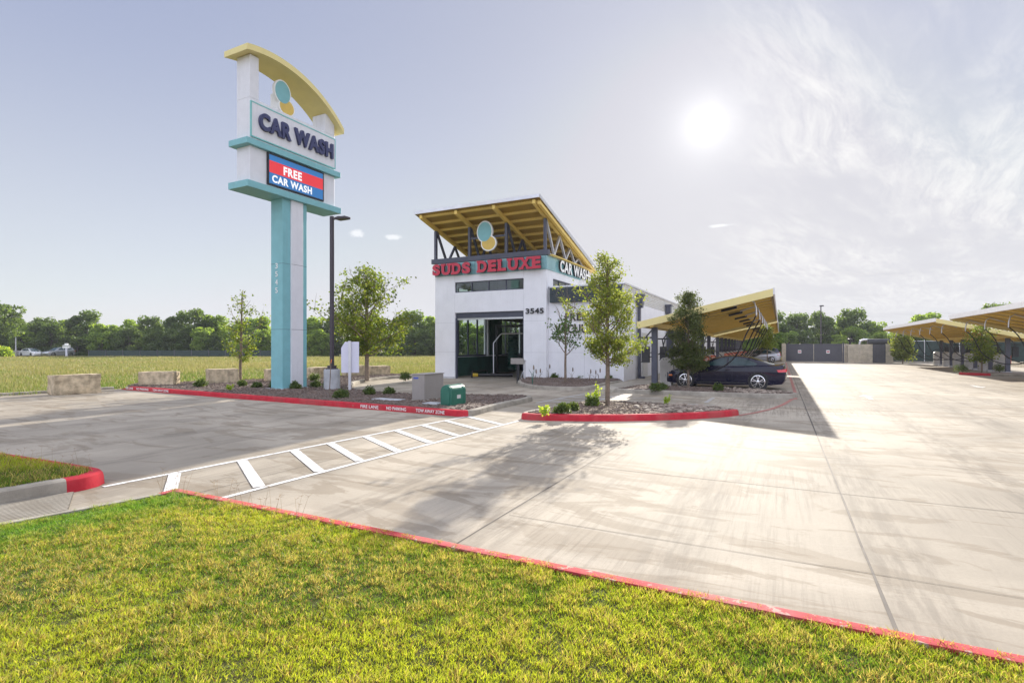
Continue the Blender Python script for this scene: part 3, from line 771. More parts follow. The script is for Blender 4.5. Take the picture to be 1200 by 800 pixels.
# ------------------------------------------------------------------ foreground lawn and kerb
P0 = Vector((-3.98, 6.22, 0)); ld_ = Vector((0.893, -0.45, 0)).normalized()
lawn_front = [P0 + ld_ * t for t in np.linspace(24, 0.25, 60)]
lawn_edge = lawn_front + [P0 + Vector((0.08, -0.06, 0)), P0 + Vector((-0.02, -0.28, 0)), Vector((-4.8, 4.95, 0)), Vector((-8.2, -0.6, 0)), Vector((-12, -7, 0))]
k5, in5 = kerb('street_lawn_kerb', lawn_edge, [M['kerb'], M['kerb_red_worn']], wd=0.13, h=0.115, redfn=lambda i, n: i < 61)
poly5 = [Vector((p.x, p.y, 0)) for p in in5] + [Vector((-12, -12, 0)), Vector((20, -12, 0))]
bed('street_lawn', poly5, M['lawn_soil'], z=0.08, lump=0.015, step=0.6)
LE = [at(0, 592), at(80, 579)]
left_edge = [Vector(p + (0,)) for p in ((-10.2, -1.0), (-8.7, 1.24), (-7.2, 3.48), (-5.9, 5.42), (-5.47, 6.04), (-5.30, 6.30), (-5.21, 6.46), (-5.18, 6.62), (-5.22, 6.78), (-5.34, 6.90), (-5.55, 7.01), (-6.0, 7.22))] + [ Vector((-7.66, 7.95, 0)), Vector((-14, 11.3, 0)), Vector((-19, 14, 0))]
k6, in6 = kerb('corner_lawn_kerb', left_edge, KM, h=0.17, redfn=lambda i, n: i >= 5)
poly6 = [Vector((p.x, p.y, 0)) for p in in6] + [Vector((-22, 10, 0)), Vector((-18, -4, 0))]
bed('corner_lawn', poly6, M['lawn_soil'], z=0.15, lump=0.02, step=0.6)
# grooved ramp between the two lawns
rd = Vector((0.60, 0.80, 0)).normalized()
gb = MB(); o_ = Vector((-5.18, 6.42, 0)); n0 = Vector((rd.y, -rd.x, 0)); gb.add([tuple(o_ - rd * 9 + Vector((0, 0, .003))), tuple(o_ - rd * 9 + n0 * 1.45 + Vector((0, 0, .003))), tuple(o_ - rd * 0.56 + n0 * 1.45 + Vector((0, 0, .003))), tuple(o_ - rd * 0.13 + Vector((0, 0, .003)))], [(0, 1, 2, 3)]); tag(gb.build('ramp_grooves', M['joint'], recalc=False), kind='structure')
gm = MB()
rampc0 = Vector((-5.72, 5.72, 0)); n_ = Vector((rd.y, -rd.x, 0))
for i in range(24):
    o = Vector((-5.18, 6.42, 0)) + n_ * (0.03 + i * 0.06)
    ln = 0.15 + 0.0 * i; a_ = o - rd * 9; b_ = o - rd * (0.12 + 0.018 * i)
    gm.bar((a_.x, a_.y, 0.006), (b_.x, b_.y, 0.012), 0.034, 0.018)
tag(gm.build('grooved_ramp', M['walk']), kind='structure')

def blades(name, poly, n, h=(0.03, 0.075), wd=0.006, z=0.13, seed=1, cams=(0, 0), bias=1.0, edge=None):
    r_ = np.random.default_rng(seed)
    pts = []
    P = [(p.x, p.y) for p in poly]
    # vectorised point-in-polygon with density falling off away from the camera
    xs = np.array([p[0] for p in P]); ys = np.array([p[1] for p in P])
    def rad(n_):
        rr = 1.6 + (r_.random(n_) ** bias) * 10.5; th = r_.uniform(-1.15, 1.15, n_)
        return np.stack([rr * np.sin(th), rr * np.cos(th)], 1)
    out = []; tot = 0
    while tot < n:
        q = rad(n); c = np.zeros(len(q), bool); m_ = len(P)
        for i in range(m_):
            x1, y1 = P[i]; x2, y2 = P[(i + 1) % m_]
            cond = (y1 > q[:, 1]) != (y2 > q[:, 1])
            with np.errstate(divide='ignore', invalid='ignore'):
                xi = (x2 - x1) * (q[:, 1] - y1) / (y2 - y1 + 1e-12) + x1
            c ^= cond & (q[:, 0] < xi)
        q = q[c]; out.append(q); tot += len(q)
    q = np.concatenate(out)[:n]; N = len(q)
    # low-frequency patchiness
    def lf(s, o): return np.array([mnoise.noise(Vector((x * s + o, y * s, o))) for x, y in q[:: 1]]) if N < 5000 else grid_noise(q, s, o)
    a_ = grid_noise(q, 0.9, 3); b_ = grid_noise(q, 4.5, 9); c2 = grid_noise(q, 15.0, 2)
    hh = r_.uniform(h[0], h[1], N) * (1 + 0.45 * b_ + 0.7 * c2); hh = np.clip(hh, 0.015, 0.16)
    th = r_.uniform(0, 2 * np.pi, N); lean = r_.uniform(0.15, 1.0, N) * hh; la = r_.uniform(0, 2 * np.pi, N)
    wv = np.stack([np.cos(th), np.sin(th), np.zeros(N)], 1) * (wd * r_.uniform(0.6, 1.3, N))[:, None] * 0.5
    base = np.stack([q[:, 0], q[:, 1], np.full(N, z)], 1)
    mid = base + np.stack([np.cos(la) * lean * 0.35, np.sin(la) * lean * 0.35, hh * 0.6], 1)
    tip = base + np.stack([np.cos(la) * lean, np.sin(la) * lean, hh], 1)
    V = np.stack([base - wv, base + wv, mid + wv * 0.8, mid - wv * 0.8, tip], 1).reshape(-1, 3)
    idx = np.arange(N)[:, None] * 5
    F = np.concatenate([idx + np.array([[0, 1, 2, 3]]), idx + np.array([[3, 2, 4]])], 1).ravel()
    S = np.tile([4, 3], N)
    g1 = np.array([0.12, 0.20, 0.025]); g2 = np.array([0.33, 0.38, 0.04]); st = np.array([0.46, 0.39, 0.15]); br = np.array([0.17, 0.11, 0.05])
    mixv = np.clip(0.55 + 1.9 * a_ + 0.9 * b_ + r_.normal(0, 0.25, N), 0, 1)[:, None]
    col = g1 * (1 - mixv) + g2 * mixv
    dry = (r_.random(N) < np.clip(0.22 + 0.8 * c2 + 0.5 * b_ - 0.4 * a_, 0.05, 0.6))[:, None]
    col = np.where(dry, st * r_.uniform(0.6, 1.1, (N, 1)), col)
    bb = (r_.random(N) < 0.10)[:, None]; col = np.where(bb, br, col)
    if edge is not None:
        e = edge(q)[:, None]; col = col * (1 - e) + np.array([0.10, 0.24, 0.03]) * e
    col = np.concatenate([col, np.ones((N, 1))], 1); C = np.repeat(col, 5, axis=0)
    return tag(np_mesh(name, V, F, S, FM['grass'], None, C), kind='stuff')

_GN = {}
def grid_noise(q, s, o):
    """bilinear lookup of a noise grid, fast for many points"""
    key = (s, o)
    x0, y0 = q.min(0) - 1; x1, y1 = q.max(0) + 1; st = 0.35 / s
    nx = int((x1 - x0) / st) + 2; ny = int((y1 - y0) / st) + 2
    gN = np.array([[mnoise.noise(Vector(((x0 + i * st) * s + o * 7.3, (y0 + j * st) * s, o * 3.1))) for j in range(ny)] for i in range(nx)])
    fx = (q[:, 0] - x0) / st; fy = (q[:, 1] - y0) / st; ix = fx.astype(int); iy = fy.astype(int); fx -= ix; fy -= iy
    return gN[ix, iy] * (1 - fx) * (1 - fy) + gN[ix + 1, iy] * fx * (1 - fy) + gN[ix, iy + 1] * (1 - fx) * fy + gN[ix + 1, iy + 1] * fx * fy
def lush(q):
    # the strip beside the ramp stays greener
    a0 = np.array([-4.8, 4.95]); d0 = np.array([0.56, 0.83]); nn = np.array([0.83, -0.56]); s = (q - a0) @ nn
    return np.clip(1 - np.abs(s - 0.45) / 0.5, 0, 1) * 0.75
lawn_poly = [Vector((p.x, p.y, 0)) for p in offset_pts([Vector((p.x, p.y, 0)) for p in in5], -0.07, False)] + poly5[len(in5):]
blades('lawn_grass', lawn_poly, 430000, (0.018, 0.046), 0.0055, 0.083, 1, bias=0.62, edge=lush)
blades('corner_lawn_grass', [Vector((p.x, p.y, 0)) for p in offset_pts([Vector((p.x, p.y, 0)) for p in in6], -0.04, False)] + poly6[len(in6):], 45000, (0.03, 0.08), 0.008, 0.155, 2, bias=0.6)

# seed heads standing above the grass at the edges
def seed_heads(name, pts, z, seed, hr=(0.15, 0.3)):
    r_ = random.Random(seed); mb = MB()
    for x, y in pts:
        h_ = r_.uniform(*hr); a_ = r_.uniform(0, 6.28); ln = r_.uniform(0.02, 0.1)
        t_ = Vector((x + math.cos(a_) * ln, y + math.sin(a_) * ln, z + h_))
        mb.tube([(x, y, z), ((x + t_.x) / 2, (y + t_.y) / 2, z + h_ * 0.55), t_], [0.0014, 0.0012, 0.0008], 3, cap=False)
        for k in range(4):
            b = r_.uniform(0, 6.28); mb.tube([t_, t_ + Vector((math.cos(b) * 0.035, math.sin(b) * 0.035, r_.uniform(0.0, 0.03)))], [0.0012, 0.0006], 3, cap=False)
    return tag(mb.build(name, M['straw'], recalc=False), kind='stuff')
M['straw'] = mat('straw', (0.30, 0.20, 0.10), 0.8, var=0.2)
r_ = random.Random(41)
pts = [tuple((P0 + ld_ * r_.uniform(0.1, 2.6) + Vector((0, -0.25 - 0.15 * r_.random(), 0))).xy) for _ in range(34)]  + [(-6.6 + r_.uniform(-1, 1), 7.05 + r_.uniform(-.2, .1)) for _ in range(22)]
seed_heads('grass_seed_heads', pts, 0.13, 5)

# ------------------------------------------------------------------ meadow
def meadow(name, n, seed, region, h, wd, cols, z=-0.03):
    r_ = np.random.default_rng(seed); q = region(r_, n); N = len(q)
    k = grid_noise(q, 0.12, 4); k2 = grid_noise(q, 0.5, 6)
    hh = r_.uniform(h[0], h[1], N) * (1 + 0.8 * k + 0.5 * k2); dist = np.linalg.norm(q, axis=1); ww = wd * np.clip(dist / 25, 0.8, 4)
    th = r_.uniform(0, np.pi, N); la = r_.uniform(0, 6.28, N); ln = hh * r_.uniform(0, 0.5, N)
    wv = np.stack([np.cos(th), np.sin(th), 0 * th], 1) * (ww * r_.uniform(0.5, 1.4, N))[:, None]
    base = np.stack([q[:, 0], q[:, 1], np.full(N, z)], 1)
    tip = base + np.stack([np.cos(la) * ln, np.sin(la) * ln, hh], 1)
    V = np.stack([base - wv, base + wv, tip], 1).reshape(-1, 3)
    c1, c2, c3 = [np.array(c) for c in cols]
    m_ = np.clip(0.5 + 1.6 * k + 0.8 * k2 + r_.normal(0, 0.2, N), 0, 1)[:, None]
    far = np.clip((dist - 30) / 25, 0, 1)[:, None]
    m_ = np.clip(m_ * 0.6 + far * 0.5, 0, 1)
    col = c1 * (1 - m_) + c2 * m_; col = np.where((r_.random(N) < 0.2)[:, None], c3, col)
    C = np.repeat(np.concatenate([col, np.ones((N, 1))], 1), 3, axis=0)
    return tag(np_mesh(name, V, np.arange(N * 3), np.full(N, 3), FM['meadow'], None, C), kind='stuff')
nearL = [Vector(p + (0,)) for p in ((-17.9, 18.9), (-16.0, 22.4), (-15.8, 23.9), (-13.4, 25.8), (-10.9, 28.0), (-8.5, 30.5), (-7.2, 31.9), (-5.6, 31.0))] 
nearL += [L2W(-7.6, 5), L2W(-7.6, 60), L2W(-7.6, 76), Vector((-120, 130, 0)), Vector((-150, 60, 0)), Vector((-40, -4, 0)), Vector((-30, 2.0, 0))]
NP = np.array([(p.x, p.y) for p in nearL])
def inpoly(q, P):
    c = np.zeros(len(q), bool); m_ = len(P)
    for i in range(m_):
        x1, y1 = P[i]; x2, y2 = P[(i + 1) % m_]; cond = (y1 > q[:, 1]) != (y2 > q[:, 1])
        xi = (x2 - x1) * (q[:, 1] - y1) / (y2 - y1 + 1e-12) + x1; c ^= cond & (q[:, 0] < xi)
    return c
def reg_left(r_, n):
    out = []
    tot = 0
    while tot < n:
        y = 16 + (r_.random(n) ** 1.7) * 80; x = -y * r_.uniform(-0.02, 1.15, n); q = np.stack([x, y], 1); q = q[inpoly(q, NP)]; out.append(q); tot += len(q)
    return np.concatenate(out)[:n]
meadow('meadow_grass', 200000, 3, reg_left, (0.06, 0.24), 0.016, ((0.15, 0.23, 0.04), (0.29, 0.28, 0.10), (0.40, 0.34, 0.18)))
def reg_far(r_, n):
    d = r_.uniform(47.5, 60, n); f = r_.uniform(8, 60, n)
    return np.stack([ORG.x + DF.x * f + DD.x * d, ORG.y + DF.y * f + DD.y * d], 1)
meadow('verge_grass', 15000, 4, reg_far, (0.1, 0.5), 0.02, ((0.08, 0.12, 0.02), (0.3, 0.26, 0.08), (0.4, 0.33, 0.15)), z=0.0)
# ------------------------------------------------------------------ car wash building
bld = empty('car_wash_building', ORG, -A, 'white stucco car wash with a tilted mustard roof on trusses and red lettering', 'building')
def grid_wall(mb, axis, c0, c1, a0, a1, z0, z1, holes=()):
    As = sorted({a0, a1, *[h[0] for h in holes], *[h[1] for h in holes]}); Zs = sorted({z0, z1, *[h[2] for h in holes], *[h[3] for h in holes]})
    for i in range(len(As) - 1):
        for j in range(len(Zs) - 1):
            am = (As[i] + As[i + 1]) / 2; zm = (Zs[j] + Zs[j + 1]) / 2
            if any(h[0] < am < h[1] and h[2] < zm < h[3] for h in holes): continue
            if axis == 'x': mb.box((c0, As[i], Zs[j]), (c1, As[i + 1], Zs[j + 1]))
            else: mb.box((As[i], c0, Zs[j]), (As[i + 1], c1, Zs[j + 1]))
DX0, DX1 = -5.45, -1.26
m = MB(); grid_wall(m, 'y', 0, 0.3, -6.76, 0, 0, 6.35, [(DX0, DX1, 0, 3.6), (DX0, DX1, 4.70, 5.27)]); m.f and None
# door reaches the floor: drop the strip below z=0 handled by hole starting at 0
m.build('front_wall', M['stucco'], bld, bevel=0)
m = MB(); grid_wall(m, 'x', -6.76, -6.46, 0.3, 40, 0, 4.62, [(1.0, 5.45, 1.15, 3.6), (7.4, 10.6, 1.15, 3.6), (12.4, 15.6, 1.15, 3.6)]); grid_wall(m, 'x', -6.76, -6.46, 0.3, 7.2, 4.62, 6.35, [(1.0, 5.6, 4.7, 5.27)])
m.build('left_wall', M['stucco'], bld)
m = MB(); grid_wall(m, 'x', -0.3, 0, 0.3, 7.2, 0, 6.35, [(0.9, 4.9, 4.80, 5.27)])
m.build('right_tower_wall', M['stucco'], bld)
m = MB(); m.box((-6.46, 6.9, 3.9), (-0.3, 7.2, 6.35)); m.build('back_tower_wall', M['stucco'], bld)
m = MB(); m.box((0.003, 0.3, 0), (3.87, 0.55, 4.68)); m.box((3.57, 0.55, 0), (3.87, 40, 3.98)); m.box((-6.76, 40, 0), (3.87, 40.3, 4.68)); m.build('annex_wall', M['stucco'], bld)
m = MB(); m.box((-6.76, 7.2, 4.622), (3.86, 40, 4.72)); m.box((0.003, 0.55, 4.622), (3.86, 7.2, 4.72)); m.box((-6.46, 0.3, 6.2), (-0.3, 6.9, 6.34)); m.build('flat_roof', M['siding'], bld)
m = MB(); m.box((-6.46, 0.3, 3.85), (-0.3, 6.9, 4.0)); m.box((-6.46, 6.9, 3.75), (-0.3, 40, 3.85)); m.box((-1.0, 0.3, 0.0), (-0.9, 40, 3.75)); m.build('tunnel_lining', M['tunnel'], bld)
m = MB(); m.box((-6.44, 5.6, 1.2), (-6.40, 7.3, 3.7)); m.box((-6.44, 10.8, 0.1), (-6.40, 30, 3.7)); m.box((-6.46, 0.31, 0.01), (-6.41, 10.8, 1.12)); m.box((-6.3, 22, 0.01), (-1.0, 22.2, 3.74)); m.build('tunnel_panels', M['tunnel_green'], bld)
# stucco control joints
m = MB()
for z in (1.45, 3.05):
    m.box((-6.75, -0.003, z), (DX0, 0.0, z + 0.012)); m.box((DX1, -0.003, z), (-0.01, 0.0, z + 0.012))
m.box((DX0 - .012, -0.003, 3.62), (DX0, 0, 4.68)); m.box((DX1, -0.003, 3.62), (DX1 + .012, 0, 4.68)); m.box((DX0 - .012, -0.003, 5.3), (DX0, 0, 6.33)); m.box((DX1, -0.003, 5.3), (DX1 + .012, 0, 6.33))
m.box((0.01, 0.297, 1.45), (3.86, 0.3, 1.462)); m.box((1.9, 0.297, 0.1), (1.912, 0.3, 3.9))
m.build('control_joints', M['stucco_joint'], bld)
# siding band on the long wall
m = MB(); m.box((3.575, 0.55, 3.98), (3.85, 40, 4.68))
z = 3.99
while z < 4.66:
    m.extr([(0, 0), (0.035, 0.02), (0.035, 0.05), (0, 0.07)], lambda u, v, w_: (3.85 + u, w_, z + v), 0.3, 40.0); z += 0.1
m.build('ribbed_siding', M['siding'], bld)
m = MB(); m.box((3.80, 0.56, 4.722), (3.93, 40.3, 4.80)); m.box((0.03, 0.22, 4.722), (3.93, 0.559, 4.80)); m.build('coping', M['galv'], bld)
# dark ribbed panel over the vacuum lettering
m = MB(); m.box((0.14, 0.12, 3.96), (3.80, 0.296, 4.70)); z = 3.99
while z < 4.68:
    m.box((0.14, 0.085, z), (3.80, 0.12, z + 0.055)); z += 0.1
m.build('dark_ribbed_panel', M['darkribs'], bld)
# windows
def window(x0, x1, z0, z1, y, n, axis='y', parent=bld, name='window', fr=0.05, glass='glass', depth=0.08, skip=()):
    m = MB()
    def bx(a0, a1, c0, c1):
        if axis == 'y': m.box((a0, y - depth / 2, c0), (a1, y + depth / 2, c1))
        else: m.box((y - depth / 2, a0, c0), (y + depth / 2, a1, c1))
    bx(x0, x1, z0, z0 + fr); bx(x0, x1, z1 - fr, z1)
    for i in range(n + 1):
        c = x0 + (x1 - x0) * i / n; a_ = max(x0, c - fr / 2); b_ = min(x1, c + fr / 2); bx(a_, b_, z0 + fr, z1 - fr)
    f = m.build(name, M['steel'] if glass == 'glass' else M['black'], parent)
    m = MB()
    for i in range(n):
        a_ = x0 + (x1 - x0) * i / n + fr / 2; b_ = x0 + (x1 - x0) * (i + 1) / n - fr / 2
        if axis == 'y': m.box((a_, y - 0.006, z0 + fr), (b_, y + 0.006, z1 - fr))
        else: m.box((y - 0.006, a_, z0 + fr), (y + 0.006, b_, z1 - fr))
    m.build('glass', M[glass], f)
    return f
window(DX0, DX1, 4.70, 5.27, 0.10, 4)
window(0.9, 4.9, 4.80, 5.27, -0.10, 4, 'x')
window(1.0, 5.6, 4.70, 5.27, -6.60, 4, 'x')
window(1.0, 5.45, 1.15, 3.6, -6.60, 4, 'x', fr=0.10)
window(7.4, 10.6, 1.15, 3.6, -6.60, 4, 'x', fr=0.10)
window(12.4, 15.6, 1.15, 3.6, -6.60, 4, 'x', fr=0.10)
# door surround: roller shutter housing and jambs
m = MB(); m.box((DX0 + 0.002, 0.12, 3.30), (DX1 - 0.002, 0.5, 3.598)); m.box((DX0 + 0.002, 0.06, 0.0), (DX0 + 0.07, 0.2, 3.30)); m.box((DX1 - 0.07, 0.06, 0), (DX1 - 0.002, 0.2, 3.30)); m.build('roller_door_housing', M['steel'], bld)
m = MB(); m.box((DX0 + 0.08, 0.14, 3.2), (DX1 - 0.08, 0.18, 3.298)); m.build('roller_door', M['galv'], bld)
# plinth strip
m = MB(); m.box((-6.76, -0.02, 0.0), (DX0, -0.0005, 0.10)); m.build('plinth', M['stucco_joint'], bld)
# tunnel machinery
m = MB(); m.tube([(-4.9, 0.9, 0.0), (-4.9, 0.9, 0.35), (-4.9, 2.6, 0.35), (-4.9, 2.6, 0.0)], 0.05, 8); m.tube([(-5.3, 1.6, 0.12), (-3.2, 2.6, 0.12)], 0.09, 8); m.build('guide_rail', M['black'], bld, smooth=40)
m = MB(); m.tube([(-5.35, 1.58, 0.12), (-5.0, 1.75, 0.12)], 0.10, 8); m.build('yellow_rail_end', M['stripe_yellow'], bld, smooth=40)
m = MB(); m.tube([(-4.35, 2.4, 0.1), (-4.35, 2.4, 1.95), (-4.05, 2.6, 2.42), (-3.9, 2.6, 2.5), (-1.1, 2.6, 2.5)], 0.04, 8); m.build('spray_pipe', M['galv'], bld, smooth=40)
m = MB()
for k in range(8): m.tube([(-2.05 - 0.02 * (k % 2), 4.2, 0.95 + k * 0.17), (-1.85, 4.2, 1.03 + k * 0.17)], 0.035, 6)
m.build('tunnel_brush', M['letter_white'], bld, smooth=40)
m = MB(); m.lathe([(0.34, 0), (0.34, 0.05), (0.28, 0.05), (0.28, 0.0)], (-1.75, 3.6, 2.35), 'y', 28); m.build('round_hose_reel', M['galv'], bld, smooth=40)
m = MB()
for k in range(5): m.box((-4.1 + k * 0.22, 9.4, 3.20 + 0.03 * (k % 2)), (-3.95 + k * 0.22, 9.45, 3.27 + 0.03 * (k % 2)))
m.box((-4.1, 9.452, 3.15), (-3.0, 9.47, 3.2)); m.build('green_signal_lamp', M['neon'], bld)
# tunnel arches
for d in (5.8, 9.5, 13.5, 17.5):
    m = MB(); m.box((-6.1, d, 0), (-5.95, d + 0.15, 3.0)); m.box((-1.5, d, 0), (-1.35, d + 0.15, 3.0)); m.box((-6.1, d, 3.0), (-1.35, d + 0.15, 3.15)); m.build('wash_arch', M['black'], bld)
for (x, d) in ((-5.3, 6.8), (-1.95, 7.6), (-5.3, 11.0)):
    m = MB(); prof = [(0.05, 0.2)]
    for k in range(20): prof.append((0.32 + 0.07 * (k % 2), 0.25 + k * 0.12))
    prof.append((0.05, 2.65)); m.lathe(prof, (x, d, 0), 'z', 18); m.build('wash_brush', M['tunnel_green'], bld, smooth=30)

# teal glass bands and channel letters
m = MB(); m.box((-6.74, -0.05, 5.64), (-0.005, -0.002, 6.34)); m.box((0.002, -0.045, 5.64), (0.05, 5.0, 6.34)); m.build('teal_band', M['tealglass'], bld)
m = MB()
for k in range(11): m.box((-6.7 + k * 0.64, -0.06, 5.64), (-6.68 + k * 0.64, -0.051, 6.34))
m.build('band_joints', M['darkribs'], bld)
# SUDS DELUXE with slab serifs
def slab_letters():
    root = None; x = -6.72; hgt = 0.62; z0 = 5.66; y0 = -0.20
    wd = {'S': 0.55, 'U': 0.62, 'D': 0.60, 'E': 0.52, 'L': 0.52, 'X': 0.64}; gap = 0.055
    me_all = MB(); o = None
    for ch in 'SUDS DELUXE':
        if ch == ' ': x += 0.36; continue
        L = lettering('letter', ch, (x, y0, z0), (1, 0, 0), wd[ch] - 0.04, hgt, 0.13, [M['red_letter'], M['red_back']], bld, bold=0.055, normal=(0, -1, 0))
        m = MB(); yf = y0 - 0.134; w1 = wd[ch] - 0.04; t = 0.11
        def s_(a_, b_, c): m2 = MB(); m2.box((x + a_, yf, c), (x + b_, y0 - 0.01, c + t)); m2.build('serif', M['red_letter'], L)
        zt = z0 + hgt - t
        if ch == 'U': s_(-0.05, 0.24, zt); s_(w1 - 0.24, w1 + 0.05, zt)
        if ch == 'D': s_(-0.05, 0.22, zt + .002); s_(-0.05, 0.22, z0)
        if ch in 'EL': s_(-0.05, 0.2, zt); s_(-0.05, 0.2, z0)
        if ch == 'X':
            for a_ in (-0.04, w1 - 0.21): s_(a_, a_ + 0.25, zt); s_(a_, a_ + 0.25, z0)
        x += wd[ch] + gap
slab_letters()
lettering('side_lettering', 'CAR WASH', (0.09, 1.45, 5.70), (0, 1, 0), 4.6, 0.62, 0.10, [M['letter_white'], M['letter_black']], bld, bold=0.035, normal=(1, 0, 0))
lettering('street_number', '3545', (-1.12, -0.03, 3.42), (1, 0, 0), 1.0, 0.28, 0.03, M['letter_black'], bld, bold=0.03, normal=(0, -1, 0))
for body, x0, x1, z0, z1 in (('FREE', 0.92, 2.05, 3.03, 3.42), ('VACUUMS', 0.35, 2.75, 2.42, 2.86)):
    b_ = lettering('wall_lettering', body, (x0, 0.27, z0), (1, 0, 0), x1 - x0, z1 - z0, 0.03, [M['letter_black'], M['mustard']], bld, bold=0.03, normal=(0, -1, 0))
# wall fittings on the long wall
for d in (2.8, 10.5, 18.5, 26.5):
    m = MB(); m.box((3.90, d - 0.20, 3.92), (4.22, d + 0.20, 4.32)); m.box((3.86, d - 0.25, 4.32), (4.28, d + 0.25, 4.45)); m.extr([(-0.2, 0), (0.2, 0), (0.09, -0.18), (-0.09, -0.18)], lambda u, v, w_: (w_, d + u, 3.92 + v), 3.92, 4.2)
    h_ = m.build('rain_head', M['steel'], bld, bevel=0.01)
    m = MB(); m.box((3.93, d - 0.08, 0.2), (4.09, d + 0.08, 3.75)); m.box((3.93, d - 0.08, 0.12), (4.3, d + 0.08, 0.22)); m.build('downspout', M['steel'], h_)
for d0, d1 in ((4.0, 5.1), (13.0, 14.1), (21.5, 22.6)):
    m = MB(); m.box((3.87, d0, 0.13), (3.93, d1, 2.5)); dr = m.build('service_door', M['siding'], bld, bevel=0.01)
    m = MB(); m.box((3.93, d1 - 0.18, 1.1), (3.99, d1 - 0.06, 1.2)); m.build('handle', M['galv'], dr)

# tilted roof on trusses
def rz(d): return 8.98 - 0.267 * (d + 1.45)      # top of the deck
m = MB()
m.extr([(-1.45, 0), (7.3, 0), (7.3, -0.06), (-1.45, -0.06)], lambda u, v, w_: (w_, u, rz(u) + v), -7.02, 0.26)
m.build('roof_deck', M['deck'], bld)
m = MB()
d = -1.1
while d < 7.0:
    m.extr([(-0.05, -0.062), (0.05, -0.062), (0.05, -0.17), (-0.05, -0.17)], lambda u, v, w_: (w_, d + u, rz(d + u) + v), -6.95, 0.19); d += 0.78
m.build('purlins', M['yellow'], bld)
m = MB()
x = -6.9
while x < 0.15:
    m.extr([(-1.42, -0.061), (7.2, -0.061), (7.2, -0.085), (-1.42, -0.085)], lambda u, v, w_: (x + w_, u, rz(u) + v), 0, 0.035); x += 0.15
m.build('deck_ribs', M['deck'], bld)
for x in (-6.72, -4.50, -2.26, -0.06):
    m = MB(); m.extr([(-1.40, -0.172), (7.1, -0.172), (7.1, -0.42), (-1.40, -0.36)], lambda u, v, w_: (x + w_, u, rz(u) + v), -0.08, 0.08); m.build('roof_beam', M['yellow'], bld)
m = MB()
m.box((-7.05, -1.51, rz(-1.45) - 0.13), (0.29, -1.452, rz(-1.45) + 0.03))
m.extr([(-1.45, 0.03), (7.3, 0.03), (7.3, -0.20), (-1.45, -0.13)], lambda u, v, w_: (w_, u, rz(u) + v), 0.262, 0.30)
m.extr([(-1.45, 0.03), (7.3, 0.03), (7.3, -0.16), (-1.45, -0.13)], lambda u, v, w_: (w_, u, rz(u) + v), -7.06, -7.022)
m.build('roof_edge', M['galv'], bld)
m = MB(); m.extr([(-1.3, -0.21), (7.2, -0.21), (7.2, -0.42), (-1.3, -0.36)], lambda u, v, w_: (w_, u, rz(u) + v), 0.10, 0.255); m.build('edge_beam', M['yellow'], bld)
m = MB(); m.box((-6.95, -0.10, 6.36), (0.16, 0.12, 6.62)); m.build('front_chord', M['steel'], bld)
for x in (-6.72, -4.50, -2.26, -0.06):
    def zt(d): return rz(d) - 0.40
    m = MB(); m.box((x - 0.07, -0.06, 6.622), (x + 0.07, 0.08, zt(0.0))); m.build('truss_post', M['steel'], bld)
    m = MB(); m.box((x - 0.06, 0.122, 6.38), (x + 0.06, 7.1, 6.52)); m.build('bottom_chord', M['galv'] if x > -1 else M['steel'], bld)
    m = MB(); nodes = [(0.15, 1), (1.15, 0), (1.95, 1), (2.8, 0), (3.5, 1), (4.2, 0), (4.85, 1), (5.5, 0), (6.0, 1), (6.5, 0)]
    pts = [(x + 0.0, d_, zt(d_) - 0.02 if t_ else 6.53) for d_, t_ in nodes]
    for i in range(len(pts) - 1):
        xo = 0.004 * (i % 2)
        m.bar((x + xo, pts[i][1], pts[i][2]), (x + xo, pts[i + 1][1], pts[i + 1][2]), 0.11, 0.11)
    m.build('truss_diagonals', M['galv'] if x > -1 else M['steel'], bld)
m = MB(); m.box((-4.42, -0.04, 7.52), (-2.34, 0.05, 7.61)); m.build('emblem_bar', M['steel'], bld)
m = MB(); m.box((0.052, 0.2, 6.37), (0.26, 6.9, 6.41)); m.build('yellow_ledge', M['yellow'], bld)
# blank plaques standing where the wash's emblem hangs
def plaque(parent, c, right, nrm, s):
    """two overlapping discs with a pale rim; c centre, right/nrm axes, s height"""
    right = Vector(right); nrm = Vector(nrm); up = Vector((0, 0, 1))
    def disc(cx, cz, rx, rz_, d0, d1, mt, nm, par, n=36):
        m = MB(); m.extr([(math.cos(2 * math.pi * k / n) * rx + cx, math.sin(2 * math.pi * k / n) * rz_ + cz) for k in range(n)], lambda u, v, w_: tuple(c + right * u * s + up * v * s + nrm * w_), d0, d1)
        return m.build(nm, mt, par, smooth=40)
    c = Vector(c)
    b_ = disc(-0.05, 0.17, 0.30, 0.36, -0.06, 0.05, M['letter_white'], 'emblem_plaque', parent)
    disc(0.10, -0.22, 0.29, 0.26, -0.06, 0.048, M['letter_white'], 'lower_rim', b_)
    disc(-0.05, 0.17, 0.26, 0.32, 0.052, 0.066, M['teal'], 'teal_face', b_)
    disc(0.10, -0.22, 0.25, 0.22, 0.049, 0.062, M['mustard'], 'mustard_face', b_)
    return b_
plaque(bld, (-3.38, -0.14, 7.55), (1, 0, 0), (0, -1, 0), 1.60)

